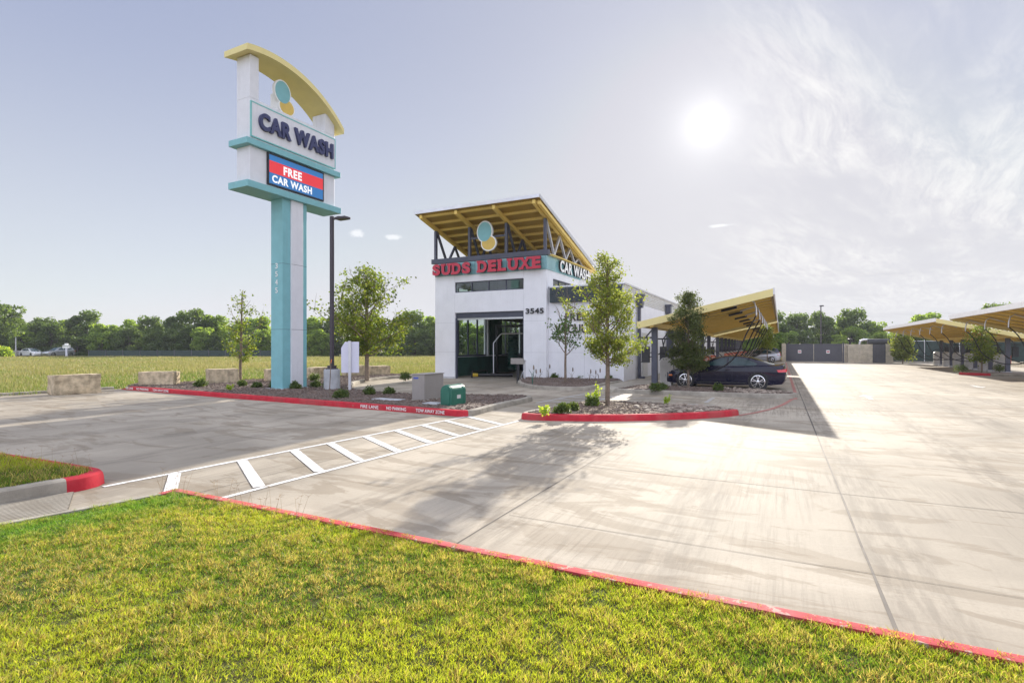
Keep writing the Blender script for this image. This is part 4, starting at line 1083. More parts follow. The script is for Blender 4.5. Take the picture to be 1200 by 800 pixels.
# ------------------------------------------------------------------ pylon sign
py = empty('pylon_sign', (-8.70, 20.66, 0.0), -A, 'tall teal and white roadside pylon with arched yellow cap and lit screen', 'sign')
m = MB(); m.box((-0.315, -0.577, 0.05), (0.315, 0.577, 7.36)); m.build('post', M['teal'], py, bevel=0.01)
m = MB(); m.box((0.316, -0.22, 0.05), (0.385, 0.34, 7.36)); m.build('white_fin', M['white_metal'], py, bevel=0.006)
m = MB(); m.box((-0.45, -0.72, 0.02), (0.5, 0.72, 0.16)); m.build('footing', M['greycon'], py)
m = MB(); m.box((-0.52, -2.2, 7.36), (0.52, 2.22, 7.60)); m.build('lower_trim', M['teal'], py, bevel=0.01)
m = MB(); m.box((-0.35, -1.98, 7.602), (0.35, 2.0, 8.88)); m.build('lower_cabinet', M['white_metal'], py, bevel=0.01)
m = MB(); m.box((-0.50, -2.2, 8.882), (0.50, 2.22, 9.10)); m.build('middle_trim', M['teal'], py, bevel=0.01)
m = MB(); m.box((-0.35, -1.98, 9.102), (0.35, 2.0, 10.60)); m.build('upper_cabinet', M['white_metal'], py, bevel=0.01)
m = MB(); m.box((0.352, -1.94, 9.24), (0.40, 1.97, 10.42)); pn = m.build('name_panel', M['white_metal'], py)
m = MB()
for (y0, y1, z0, z1) in ((-1.95, 1.98, 10.42, 10.46), (-1.95, 1.98, 9.20, 9.24), (-1.98, -1.94, 9.20, 10.46), (1.97, 2.01, 9.20, 10.46)): m.box((0.352, y0, z0), (0.41, y1, z1))
m.build('teal_outline', M['teal_line'], pn)
lettering('name_lettering', 'CAR WASH', (0.402, -1.68, 9.55), (0, 1, 0), 3.5, 0.62, 0.10, M['navy'], pn, bold=0.045, normal=(1, 0, 0))
for y0, y1 in ((-1.98, -1.62), (1.48, 2.0)):
    ya = (y0 + y1) / 2
    m = MB(); m.box((-0.35, y0, 10.602), (0.35, y1, 12.12 if y0 < 0 else 11.35)); m.build('cap_column', M['white_metal'], py, bevel=0.008)
# arch cap
m = MB(); cyy = -1.98 + 0.9; Rr = 4.55; ztop = 12.44; n = 28; prof = []
ys = np.linspace(-2.28, 2.28, n); out = [(y, ztop - Rr + math.sqrt(Rr * Rr - (y - cyy) ** 2)) for y in ys]
prof = out + [(y, z_ - 0.21) for y, z_ in reversed(out)]
N2 = len(prof); vs = [(-0.62, a_, b_) for a_, b_ in prof] + [(0.62, a_, b_) for a_, b_ in prof]; fs = []
for i in range(n - 1):
    fs.append((i, i + 1, N2 - 2 - i, N2 - 1 - i)); fs.append((N2 + i, N2 + N2 - 1 - i, N2 + N2 - 2 - i, N2 + i + 1))
for i in range(N2): fs.append((i, (i + 1) % N2, N2 + (i + 1) % N2, N2 + i))
m.add(vs, fs); m.build('arched_cap', M['fascia'], py, smooth=30)
m = MB()
for z0 in (2.4, 4.9): m.box((-0.3165, -0.5785, z0), (0.3165, -0.577, z0 + 0.012)); m.box((0.3152, -0.577, z0), (0.3163, 0.577, z0 + 0.012)); m.box((0.3853, -0.22, z0), (0.3863, 0.34, z0 + 0.012))
m.build('panel_seams', M['steel'], py)
# lit screen
m = MB(); m.box((0.352, -1.30, 7.68), (0.42, 1.36, 8.85)); sc_ = m.build('screen_frame', M['black'], py)
m = MB(); m.box((0.421, -1.24, 7.74), (0.428, 1.30, 8.79)); m.build('screen', M['led_blue'], sc_)
m = MB(); m.box((0.4285, -1.24, 8.14), (0.431, 1.30, 8.58)); m.build('red_band', M['led_red'], sc_)
lettering('screen_words', 'FREE', (0.4315, -0.62, 8.20), (0, 1, 0), 0.85, 0.32, 0.004, M['led_white'], sc_, bold=0.04, normal=(1, 0, 0))
lettering('screen_words', 'CAR WASH', (0.429, -1.12, 7.80), (0, 1, 0), 1.85, 0.28, 0.004, M['led_white'], sc_, bold=0.04, normal=(1, 0, 0))
plaque(py, (0.12, -0.38, 11.22), (0, 1, 0), (1, 0, 0), 1.28)
m = MB(); m.box((-0.30, -0.62, 10.602), (0.06, -0.12, 11.4)); m.build('plaque_mount', M['letter_white'], py, bevel=0.02)
for k, ch in enumerate('3545'): lettering('street_number', ch, (-0.06, -0.585, 4.72 - k * 0.31), (1, 0, 0), 0.13, 0.2, 0.01, M['letter_white'], py, bold=0.0, normal=(0, -1, 0))

# ------------------------------------------------------------------ vacuum canopies
def canopy(name, d0, d1, fl, zl, fh, zh, fp, posts, label, mirror=False, hose_off=0.3):
    root = empty(name, L2W(0, 0), -A, label, 'canopy', 'mustard canopies over the vacuum bays')
    s = (zh - zl) / (fh - fl); top = lambda f: zl + s * (f - fl)
    sg = 1 if fh > fl else -1
    def sl(mb, f0, f1, a_, b_, y0, y1):
        mb.extr([(f0, a_), (f1, a_), (f1, b_), (f0, b_)], lambda u, v, w_: (u, w_, top(u) + v), y0, y1)
    m = MB(); sl(m, fl, fh, -0.03, -0.07, d0 + 0.06, d1 - 0.06)
    f = min(fl, fh) + 0.05
    m.build('roof_deck', M['deck'], root)
    m = MB(); f = min(fl, fh) + 0.02; nr = 0
    while f < max(fl, fh) - 0.05:
        m.extr([(0, 0), (0.09, 0), (0.07, 0.045), (0.02, 0.045)], lambda u, v, w_: (f + u, w_, top(f + u) - 0.028 + v), d0 + 0.05, d1 - 0.05); f += 0.2
    m.build('roof_ribs', M['galv'], root)
    y = d0 + 0.9; k = 0
    while y < d1 - 0.6:
        m = MB(); sl(m, fl + sg * 0.1, fh - sg * 0.1, -0.072, -0.165, y - 0.06, y + 0.06); m.build('rafter', M['rafter'], root); y += 1.6; k += 1
    for y in (d0, d1 - 0.08):
        m = MB(); sl(m, fl, fh, -0.0, -0.28, y, y + 0.07); m.build('end_fascia', M['fascia'], root)
    m = MB(); sl(m, fh + sg * 0.002, fh + sg * 0.05, 0.02, -0.22, d0, d1); m.build('eave_fascia', M['white_metal'], root)
    m = MB(); sl(m, fl - sg * 0.002, fl - sg * 0.05, 0.02, -0.2, d0, d1); m.build('low_fascia', M['fascia'], root)
    for ff in (fp,):
        m = MB(); sl(m, ff - 0.07, ff + 0.07, -0.162, -0.34, d0 + 0.08, d1 - 0.09); m.build('long_beam', M['yellow'], root)
    for i, d in enumerate(posts):
        h_ = top(fp) - 0.345
        m = MB(); m.box((fp - 0.115, d - 0.10, 0.0), (fp + 0.115, d + 0.10, h_)); p_ = m.build('post', M['steel'], root, bevel=0.008)
        m = MB(); m.box((fp - 0.18, d - 0.16, 0.0), (fp + 0.18, d + 0.16, 0.14)); m.build('post_base', M['greycon'], p_)
        m = MB(); m.box((fp - sg * 0.115, d - 0.04, h_ - 0.45), (fp - sg * 0.62, d + 0.04, h_ - 0.38)); m.bar((fp - sg * 0.115, d, h_ - 0.1), (fp - sg * 0.35, d, h_ - 0.38), 0.05, 0.05)
        m.bar((fp - sg * 0.42, d, h_ - 0.42), (fp - sg * 0.36, d, 1.74), 0.035, 0.05); m.bar((fp - sg * 0.28, d, h_ - 0.42), (fp - sg * 0.38, d, 1.74), 0.035, 0.05)
        m.box((fp - sg * 0.21, d - 0.02, 1.48), (fp - sg * 0.115, d + 0.02, 1.52)); m.box((fp - sg * 0.21, d - 0.02, 1.30), (fp - sg * 0.115, d + 0.02, 1.34))
        br = m.build('hose_bracket', M['black'], root)
        m = MB(); m.box((fp - sg * 0.52, d - 0.11, 1.10), (fp - sg * 0.21, d + 0.11, 1.75)); m.box((fp - sg * 0.54, d - 0.12, 1.08), (fp - sg * 0.19, d + 0.12, 1.12)); m.build('holster', M['black'], br, bevel=0.015)
        # boom and hose
        dh = d + hose_off; fb = fh - sg * 0.66
        m = MB(); m.tube([(fb - sg * 0.75, dh, top(fb - sg * .75) - 0.2), (fb - sg * 0.15, dh, top(fb) - 0.17), (fb, dh, top(fb) - 0.26), (fb + sg * 0.06, dh, top(fb) - 0.5), (fb + sg * 0.07, dh, top(fb) - 0.78)], 0.032, 8); bo = m.build('hose_boom', M['galv'], root, smooth=40)
        zz0 = top(fb) - 0.76; x0 = fb + sg * 0.07; x1 = fp + sg * 0.12; pts = []
        jig = rng.uniform(-0.12, 0.12)
        P_ = [(x0, zz0), (x0 - sg * 0.35, 2.25), (x0 - sg * 0.78, 1.32), (x0 - sg * 1.55, 0.78 + jig), (x0 - sg * 2.5, 0.78 + jig), (x1 + sg * 0.55, 1.25), (x1 + sg * 0.2, 1.48), (x1, 1.42)]
        C_ = smooth_poly([(a_, b_) for a_, b_ in P_], False, 5)
        m = MB(); m.tube([(c_.x, dh - (i2 / len(C_)) * hose_off * 0.6, c_.y) for i2, c_ in enumerate(C_)], 0.026, 8); m.build('hose', M['rubber'], bo, smooth=40)
    # downlights under the roof
    k = 0; y = d0 + 2.0
    while y < d1 - 1 and not mirror:
        m = MB(); fm = fl + sg * 3.3; sl(m, fm - 0.3, fm + 0.3, -0.15, -0.25, y - 0.09, y + 0.09); m.build('downlight', M['black'], root); y += 3.6
    return root
PL = [-2.2 + 3.72 * i for i in range(6)]; PL2 = [22.2 + 3.72 * i for i in range(9)]
canopy('vacuum_canopy', -2.85, 19.0, 5.30, 2.76, 10.26, 3.88, 5.84, PL, 'nearer tilted mustard canopy on slate posts beside the white building')
canopy('vacuum_canopy', 21.2, 55.5, 5.30, 2.76, 10.26, 3.88, 5.84, PL2, 'farther tilted mustard canopy in line behind the one over the dark coupe')
PR = [-1.5 + 3.3 * i for i in range(6)]; PR2 = [20.2 + 3.15 * i for i in range(6)]
canopy('vacuum_canopy', -3.0, 15.9, 24.9, 2.30, 19.6, 3.60, 23.5, PR, 'mustard canopy with white eave running out of the right side of the photo', True)
canopy('vacuum_canopy', 19.1, 39.0, 24.9, 2.30, 19.6, 3.60, 23.5, PR2, 'mustard canopy with white eave across the lot, before the stone enclosure', True)

# vacuum stands
def stand(f, d, sign, label, sd=1):
    root = empty('vacuum_stand', L2W(f, d), -A, label, 'vacuum', 'vacuum stands under the canopies')
    m = MB(); m.box((-0.24, -0.24, 0.0), (0.24, 0.24, 1.12))
    for k in range(6): m.box((-0.22 + k * 0.08, -0.262, 0.08), (-0.18 + k * 0.08, -0.24, 1.05))
    m.build('cabinet', M['bin_white'], root, bevel=0.008)
    m = MB(); m.lathe([(0.26, 0), (0.27, 0.04), (0.2, 0.12), (0.05, 0.16)], (0, 0, 1.12), 'z', 20); m.build('lid', M['bin_white'], root, smooth=40)
    if sign:
        m = MB(); m.box((0.30, -0.03, 0.62), (0.62, 0.0, 1.16)); m.box((0.26, -0.02, 0.0), (0.30, 0.02, 1.16)); s_ = m.build('sign_board', M['orange'], root)
        m = MB()
        for k in range(5): m.box((0.35, -0.034, 0.72 + k * 0.07), (0.57 - 0.04 * (k % 2), -0.0305, 0.75 + k * 0.07))
        m.build('printed_lines', M['letter_white'], s_)
    return root
st0 = stand(6.05, -0.75, False, 'white ribbed vacuum cabinet ahead of the dark coupe')
st1 = stand(5.95, 2.9, True, 'white vacuum cabinet with orange board beyond the dark coupe')
lab_l = 'white vacuum cabinet with orange board in the far bays of the left canopies'
lab_r = 'white vacuum cabinet with orange board between the posts of the right canopies'
tag(st1, group='vacuum stands under the canopies')
for i, d in enumerate([6.6 + 3.72 * k for k in range(3)] + [24.0 + 3.72 * k for k in range(8)]):
    dup(st1, L2W(5.95, d), -A, label=lab_l)
for d in [PR[k] + 1.6 for k in range(5)] + [PR2[k] + 1.55 for k in range(6)]:
    dup(st1, L2W(23.5, d), -A, label=lab_r)

# ------------------------------------------------------------------ cars
def wheel_parts(root, x, y, r, side, rim_m):
    m = MB(); w_ = 0.20
    prof = [(r * 0.76, -w_ / 2), (r * 0.93, -w_ / 2), (r, -w_ / 2 + 0.03), (r, w_ / 2 - 0.03), (r * 0.93, w_ / 2), (r * 0.76, w_ / 2)]
    m.lathe(prof, (x, y, r), 'y', 32); t = m.build('tyre', M['rubber'], root, smooth=35)
    s = side; m = MB(); yo = y + s * (w_ / 2 - 0.035)
    m.lathe([(r * 0.80, 0.0), (r * 0.80, s * 0.04), (r * 0.72, s * 0.045), (r * 0.70, s * 0.0)], (x, yo, r), 'y', 32)
    for k in range(5):
        for dlt in (-0.13, 0.13):
            a_ = 2 * math.pi * k / 5 + 0.3
            p0 = (x + math.cos(a_) * r * 0.1, yo + s * 0.04, r + math.sin(a_) * r * 0.1); p1 = (x + math.cos(a_ + dlt * 1.6) * r * 0.74, yo + s * 0.035, r + math.sin(a_ + dlt * 1.6) * r * 0.74)
            m.bar(p0, p1, 0.022, 0.02, up=(0, 1, 0))
    m.lathe([(r * 0.17, 0), (r * 0.17, s * 0.05), (r * 0.10, s * 0.055)], (x, yo, r), 'y', 16)
    m.build('rim', rim_m, t, smooth=35)
    m = MB(); m.lathe([(r * 0.69, -0.01), (r * 0.69, 0.01)], (x, yo - s * 0.03, r), 'y', 24); m.build('brake', M['black'], t)

def car(name, loc, rz_, label, paint, kind='coupe', group=None):
    root = empty(name, loc, rz_, label, 'car', group)
    if kind == 'coupe':
        ax = 1.405; r = 0.335; hw = 0.90; belt0, belt1 = -0.95, 1.95
        topl = [(-2.26, 0.42), (-2.29, 0.52), (-2.24, 0.64), (-2.05, 0.73), (-1.6, 0.82), (-1.2, 0.875), (-0.95, 0.90), (-0.3, 0.905), (0.5, 0.93), (1.2, 0.97), (1.75, 1.0), (2.15, 1.01), (2.32, 1.045), (2.35, 0.98), (2.38, 0.80), (2.42, 0.62), (2.40, 0.42), (2.28, 0.25)]
        gh = [(-0.98, 0.90), (-0.55, 1.12), (-0.2, 1.27), (0.05, 1.335), (0.35, 1.37), (0.7, 1.365), (1.05, 1.31), (1.45, 1.18), (1.8, 1.05), (2.0, 1.005)]
        wins = [[(-0.68, 0.955), (-0.30, 1.155), (-0.02, 1.26), (0.22, 1.30), (0.22, 0.965)], [(0.30, 0.967), (0.30, 1.305), (0.62, 1.305), (0.95, 1.245), (1.27, 1.12), (1.38, 1.035), (1.30, 0.985)]]
    elif kind == 'sedan':
        ax = 1.35; r = 0.32; hw = 0.88
        topl = [(-2.2, 0.42), (-2.23, 0.55), (-2.15, 0.68), (-1.9, 0.78), (-1.4, 0.88), (-1.0, 0.95), (-0.3, 0.96), (0.6, 0.98), (1.4, 1.03), (2.0, 1.06), (2.18, 1.04), (2.24, 0.85), (2.27, 0.6), (2.22, 0.38), (2.1, 0.26)]
        gh = [(-1.0, 0.95), (-0.6, 1.18), (-0.2, 1.36), (0.1, 1.43), (0.5, 1.46), (0.9, 1.43), (1.3, 1.32), (1.65, 1.16), (1.85, 1.05)]
        wins = [[(-0.65, 1.01), (-0.25, 1.24), (0.05, 1.36), (0.3, 1.38), (0.3, 1.02)], [(0.38, 1.02), (0.38, 1.385), (0.75, 1.37), (1.15, 1.26), (1.4, 1.14), (1.3, 1.05)]]
    else:
        ax = 1.4; r = 0.36; hw = 0.93
        topl = [(-2.25, 0.45), (-2.28, 0.62), (-2.2, 0.85), (-1.9, 0.95), (-1.4, 1.03), (-1.05, 1.08), (-0.3, 1.09), (0.8, 1.12), (1.8, 1.16), (2.1, 1.15), (2.2, 0.95), (2.25, 0.65), (2.2, 0.42), (2.1, 0.3)]
        gh = [(-1.05, 1.08), (-0.7, 1.32), (-0.35, 1.54), (0.0, 1.64), (0.6, 1.69), (1.3, 1.67), (1.8, 1.58), (2.0, 1.38), (2.12, 1.14)]
        wins = [[(-0.7, 1.15), (-0.3, 1.44), (0.0, 1.56), (0.3, 1.58), (0.3, 1.16)], [(0.38, 1.16), (0.38, 1.58), (1.05, 1.58), (1.05, 1.19)], [(1.13, 1.19), (1.13, 1.57), (1.6, 1.52), (1.75, 1.25)]]
    # lower outline with wheel openings
    ra = r + 0.05; zb = 0.20; outl = list(topl)
    def arc(cx):
        a0 = math.asin((zb - r) / ra) if abs(zb - r) < ra else 0
        return [(cx + ra * math.cos(t), r + ra * math.sin(t)) for t in np.linspace(a0, math.pi - a0, 13)]
    outl += arc(ax) + [(0.5, zb - 0.02), (-0.5, zb - 0.02)] + arc(-ax) + [(-2.15, 0.24)]
    nt = len(topl); m = MB()
    sl = [(-1.0, 0.955, 0.09), (-0.975, 0.985, 0.035), (-0.86, 1.0, 0.012), (-0.5, 1.012, -0.008), (0, 1.018, -0.015), (0.5, 1.012, -0.008), (0.86, 1.0, 0.012), (0.975, 0.985, 0.035), (1.0, 0.955, 0.09)]
    n = len(outl)
    for (yf, xs, dz) in sl:
        for i, (x, z_) in enumerate(outl):
            if i < nt:
                k = max(0, min(1, (z_ - 0.5) / 0.4)); x2 = x * (xs if abs(x) > 1.9 else 1.0); pl = 1 - 0.06 * max(0, abs(x) - 1.3) ** 1.5
                m.v.append((x2, yf * hw * (pl if abs(yf) > .6 else 1), z_ - dz * k))
            else: m.v.append((x, yf * hw * (1 - 0.06 * max(0, abs(x) - 1.3) ** 1.5 if abs(yf) > .6 else 1), z_))
    for j in range(len(sl) - 1):
        for i in range(n):
            a_ = j * n + i; b_ = j * n + (i + 1) % n; m.f.append((a_, b_, b_ + n, a_ + n)); m.m.append(0)
    m.f.append(tuple(range(n))); m.f.append(tuple(range((len(sl) - 1) * n, len(sl) * n))); m.m += [0, 0]
    body = m.build('body', paint, root, smooth=32)
    # wheel housings
    m = MB()
    for cx in (-ax, ax): m.lathe([(ra - 0.004, -hw * 0.97), (ra - 0.004, hw * 0.97)], (cx, 0, r), 'y', 24)
    m.box((-1.9, -hw * .9, zb + 0.0), (1.9, hw * .9, zb + 0.25)); m.build('underbody', M['black'], root)
    # greenhouse
    zbelt = gh[0][1]; ztop_ = max(z_ for _, z_ in gh); yb = hw * 0.83; yt = hw * 0.64
    def sy(z_): return yb + (yt - yb) * max(0, min(1, (z_ - zbelt) / (ztop_ - zbelt)))
    m = MB(); ng = len(gh)
    cols = [-1, -0.93, -0.6, 0, 0.6, 0.93, 1]
    for c_ in cols:
        for x, z_ in gh:
            e = 0.0 if abs(c_) == 1 else (0.012 if abs(c_) > .9 else (0.022 if abs(c_) > .5 else 0.03))
            m.v.append((x - (0.05 if abs(c_) < .7 and x < 0 and z_ < ztop_ - .03 else 0), c_ * sy(z_), z_ - 0.02 + e))
    for j in range(len(cols) - 1):
        for i in range(ng - 1):
            a_ = j * ng + i; m.f.append((a_, a_ + 1, a_ + 1 + ng, a_ + ng)); m.m.append(0)
    o = len(m.v)
    for sgn in (-1, 1):
        o = len(m.v)
        for x, z_ in gh: m.v.append((x, sgn * sy(z_), z_ - 0.02))
        for x, z_ in gh: m.v.append((x, sgn * (yb + 0.012), zbelt - 0.06))
        for i in range(ng - 1): m.f.append((o + i, o + i + 1, o + ng + i + 1, o + ng + i)); m.m.append(0)
    m.build('roof', paint, root, smooth=32)
    for wpoly in wins:
        for sgn in (-1, 1):
            m = MB(); vs = [(x, sgn * (sy(z_ + 0.02) + 0.006), z_) for x, z_ in wpoly]; vs2 = [(a_, b_ - sgn * 0.02, c_) for a_, b_, c_ in vs]; k = len(vs)
            m.add(vs + vs2, [tuple(range(k)), tuple(reversed(range(k, 2 * k)))] + [(i, (i + 1) % k, k + (i + 1) % k, k + i) for i in range(k)]); m.build('side_window', M['carglass'], root)
    def screen(i0, i1, nm):
        (x0, z0), (x1, z1) = gh[i0], gh[i1]; m = MB(); e0 = 0.12; e1 = 0.06; d = Vector((x1 - x0, 0, z1 - z0)); nrm = Vector((-d.z, 0, d.x)).normalized(); off = nrm * 0.028
        # follow each outline node
        nodes = gh[i0:i1 + 1]; rows = []
        for q, (x, z_) in enumerate(nodes):
            f_ = 0.84
            for c_ in (-f_, -0.5, 0, 0.5, f_): rows.append((x + off.x - (0.05 if abs(c_) < .7 and x < 0 and z_ < ztop_ - .03 else 0), c_ * sy(z_), z_ - 0.02 + 0.03 * (1 - abs(c_)) + off.z))
        k = 5
        m.add(rows, [(r0 * k + c0, r0 * k + c0 + 1, (r0 + 1) * k + c0 + 1, (r0 + 1) * k + c0) for r0 in range(len(nodes) - 1) for c0 in range(k - 1)]); m.build(nm, M['carglass'], root, smooth=40)
    screen(0, 2, 'windscreen'); screen(ng - 4 if kind == 'coupe' else ng - 3, ng - 1, 'rear_window')
    for cx in (-ax, ax):
        for sgn in (-1, 1): wheel_parts(root, cx, sgn * (hw - 0.115), r, sgn, M['chrome'])
    xr = topl[-3][0]; zr = 0.80 if kind == 'coupe' else (0.86 if kind == 'sedan' else 0.98)
    for sgn in (-1, 1):
        m = MB(); vs = [(xr - 0.34, sgn * (hw * 0.975), zr + 0.02), (xr - 0.03, sgn * hw * 0.90, zr + 0.06), (xr + 0.0, sgn * hw * 0.90, zr - 0.06), (xr - 0.28, sgn * hw * 0.985, zr - 0.07)]
        vs2 = [(a_ - 0.02, b_ * 0.93, c_) for a_, b_, c_ in vs]; m.add(vs + vs2, [(0, 1, 2, 3), (7, 6, 5, 4), (0, 4, 5, 1), (1, 5, 6, 2), (2, 6, 7, 3), (3, 7, 4, 0)]); t = m.build('tail_light', M['tail'], root)
        m = MB(); m.box((xr - 0.04, min(sgn * hw * 0.35, sgn * hw * 0.88), zr - 0.06), (xr + 0.025, max(sgn * hw * 0.35, sgn * hw * 0.88), zr + 0.055)); m.build('rear_lens', M['tail'], t, bevel=0.01)
        m = MB(); zf = zr - 0.16; xf = topl[1][0]; vs = [(xf + 0.06, sgn * hw * 0.72, zf + 0.06), (xf + 0.42, sgn * hw * 0.935, zf + 0.12), (xf + 0.40, sgn * hw * 0.95, zf + 0.02), (xf + 0.05, sgn * hw * 0.76, zf - 0.05)]
        vs2 = [(a_ + 0.02, b_ * 0.9, c_) for a_, b_, c_ in vs]; m.add(vs + vs2, [(0, 1, 2, 3), (7, 6, 5, 4), (0, 4, 5, 1), (1, 5, 6, 2), (2, 6, 7, 3), (3, 7, 4, 0)]); m.build('headlight', M['headlamp'], root)
        m = MB(); m.box((xf + 0.20, sgn * hw * 0.945 - 0.02, zf - 0.14), (xf + 0.34, sgn * hw * 0.945 + 0.02, zf - 0.08)); m.build('side_marker', M['amber'], root)
        m = MB(); mx_ = gh[1][0] + 0.02; zm = gh[0][1] + 0.06
        m.lathe([(0.02, -0.10), (0.07, -0.08), (0.075, 0.05), (0.03, 0.08)], (mx_, sgn * (hw * 0.98), zm), 'x', 12); m.box((mx_ - 0.03, min(sgn * hw * .80, sgn * hw * .95), zm - 0.04), (mx_ + 0.03, max(sgn * hw * .80, sgn * hw * .95), zm - 0.01)); m.build('mirror', paint, root, smooth=40)
        m = MB(); m.box((0.20, sgn * (hw + 0.006) - 0.012, 0.80 if kind == 'coupe' else 0.9), (0.38, sgn * (hw + 0.006) + 0.012, 0.83 if kind == 'coupe' else 0.93)); m.build('door_handle', paint, root, bevel=0.005)
        m = MB(); m.box((-0.75, sgn * (hw + 0.001) - 0.002, 0.25), (-0.745, sgn * (hw + 0.001) + 0.002, 0.84)); m.box((0.44, sgn * (hw + 0.001) - 0.002, 0.25), (0.445, sgn * (hw + 0.001) + 0.002, 0.86)); m.box((-0.95, sgn * (hw + 0.012) - 0.012, 0.25), (0.98, sgn * (hw + 0.012) + 0.012, 0.30)); m.build('sill_trim', M['black'], root)
    return root
car('parked_coupe', L2W(8.29, -0.16), -A, 'midnight blue two door coupe parked under the nearest canopy', M['paint_navy'])
car('parked_sedan', L2W(8.25, 39.9), -A, 'silver sedan parked in a far bay under the left canopy', M['paint_silver'], 'sedan')
car('parked_suv', L2W(8.2, 50.6), -A, 'grey sport utility car parked last, beyond the silver sedan', M['paint_grey'], 'suv')
car('distant_sedan', Vector((-83.5, 92, 0)), R(160), 'white sedan at the far edge of the meadow under dark trees', M['paint_white'], 'sedan')
car('distant_suv', Vector((-79.3, 92.5, 0)), R(75), 'silver blue sport utility car at the far meadow edge beside the small sign', M['paint_silver'], 'suv')
# ------------------------------------------------------------------ street furniture
def block(name, p, q, th, h, label, seed, z0=0.10, side=1):
    """quarried limestone block whose visible long face runs p-q"""
    p = Vector((p[0], p[1], 0)); q = Vector((q[0], q[1], 0)); d = (q - p); ln = d.length; d.normalize(); n = Vector((-d.y, d.x, 0)) * side
    bm = bmesh.new(); bmesh.ops.create_cube(bm, size=1.0); bmesh.ops.subdivide_edges(bm, edges=bm.edges[:], cuts=9, use_grid_fill=True)
    for v in bm.verts:
        c = v.co.copy(); ed = sum(1 for k in c if abs(k) > 0.49)
        w_ = Vector((c.x * ln, c.y * th, c.z * h)); nn = mnoise.noise_vector(w_ * 2.6 + Vector((seed * 5, 0, 0))) * 0.035 + mnoise.noise_vector(w_ * 9 + Vector((seed, 3, 0))) * 0.012
        if ed >= 2: w_ *= 0.975
        if abs(c.z) > .49 and c.z > 0: nn.z *= 0.4
        v.co = w_ + nn + Vector((0, 0, h / 2))
    me = bpy.data.meshes.new(name); bm.to_mesh(me); bm.free(); me.materials.append(M['limestone'])
    me.polygons.foreach_set('use_smooth', [True] * len(me.polygons)); me.set_sharp_from_angle(angle=R(28))
    o = link(name, me); c = (p + q) / 2 + n * th / 2; o.location = (c.x, c.y, z0); o.rotation_euler = (0, 0, math.atan2(d.y, d.x))
    return tag(o, label, 'stone block', 'limestone blocks around the planting bed')
a_ = at(63, 463.5); b_ = at(119, 460); block('stone_block', a_, b_, 0.62, 0.72, 'long pale limestone block standing farthest left at the edge of the lot', 1, 0.0)
a_ = at(161, 452.5, .1); b_ = at(203, 452, .1); block('stone_block', a_, b_, 0.7, 0.60, 'limestone block with ragged top just behind the left stencilled kerb words', 2)
a_ = at(245, 450.5, .1); b_ = at(280.5, 449, .1); block('stone_block', a_, b_, 0.75, 0.66, 'squared limestone block beside the sparse sapling', 3)
a_ = at(313, 448, .1); b_ = at(338, 447, .1); block('stone_block', a_, b_, 0.6, 0.60, 'limestone block mostly hidden behind the pylon sign post', 4)
a_ = at(368, 444.5, .1); b_ = at(389, 443.2, .1); block('stone_block', a_, b_, 0.6, 0.60, 'limestone block behind the concrete base of the light pole', 5)
a_ = at(406, 441.5, .1); b_ = at(430, 440.5, .1); block('stone_block', a_, b_, 0.6, 0.60, 'limestone block behind the white backed sign', 6)
a_ = at(436, 440.5, .1); b_ = at(457.5, 439.5, .1); block('stone_block', a_, b_, 0.6, 0.56, 'limestone block right of the leafy tree trunk', 7)

# light pole
lp = at(389, 456, 0.12)
root = empty('light_pole', (lp.x, lp.y, 0.1), -A, 'slim dark light pole with one arm on a concrete drum', 'light pole')
m = MB(); m.lathe([(0.30, 0.0), (0.30, 0.76), (0.285, 0.79)], (0, 0, 0), 'z', 28); m.build('concrete_base', M['greycon'], root, smooth=40)
m = MB(); m.box((-0.16, -0.16, 0.79), (0.16, 0.16, 0.83)); m.box((-0.12, -0.12, 0.83), (0.12, 0.12, 0.93)); m.build('base_plate', M['pole'], root)
m = MB(); m.box((-0.06, -0.06, 0.93), (0.06, 0.06, 6.62)); m.build('shaft', M['pole'], root, bevel=0.008)
m = MB(); m.box((0.06, -0.03, 6.48), (0.30, 0.03, 6.54)); hd = m.build('arm', M['pole'], root)
m = MB(); m.box((0.28, -0.16, 6.44), (0.80, 0.16, 6.53)); m.box((0.34, -0.12, 6.53), (0.5, 0.12, 6.56)); m.build('lamp_head', M['pole'], root, bevel=0.015)
# white backed sign
sp = at(410, 457.5, 0.12)
root = empty('road_sign', (sp.x, sp.y, 0.10), 0.06, 'white backed sign on a bright post between the light pole and the cabinet', 'sign')
m = MB(); m.box((-0.045, -0.045, 0), (0.045, 0.045, 1.86)); m.build('post', M['galv'], root)
m = MB(); m.extr([(-0.02, 0.68), (-0.02, 1.83), (-0.19, 1.83), (-0.33, 1.60), (-0.33, 0.68)], lambda u, v, w_: (u, w_, v), 0.046, 0.075); m.build('left_panel', M['sign_white'], root)
m = MB(); m.box((0.02, 0.046, 0.68), (0.32, 0.075, 1.83)); m.build('right_panel', M['sign_white'], root)
# leaning marker stake
tp = at(391.5, 456.5, 0.12)
root = empty('marker_stake', (tp.x, tp.y - 0.5, 0.1), 0, 'thin weathered marker stake with orange tip before the light pole base', 'stake')
m = MB(); m.bar((0, 0, 0), (0.05, 0, 1.05), 0.035, 0.02); m.build('shaft', M['bark'], root)
m = MB(); m.bar((0.05, 0, 1.05), (0.08, 0, 1.18), 0.04, 0.02); m.build('tip', M['amber'], root)

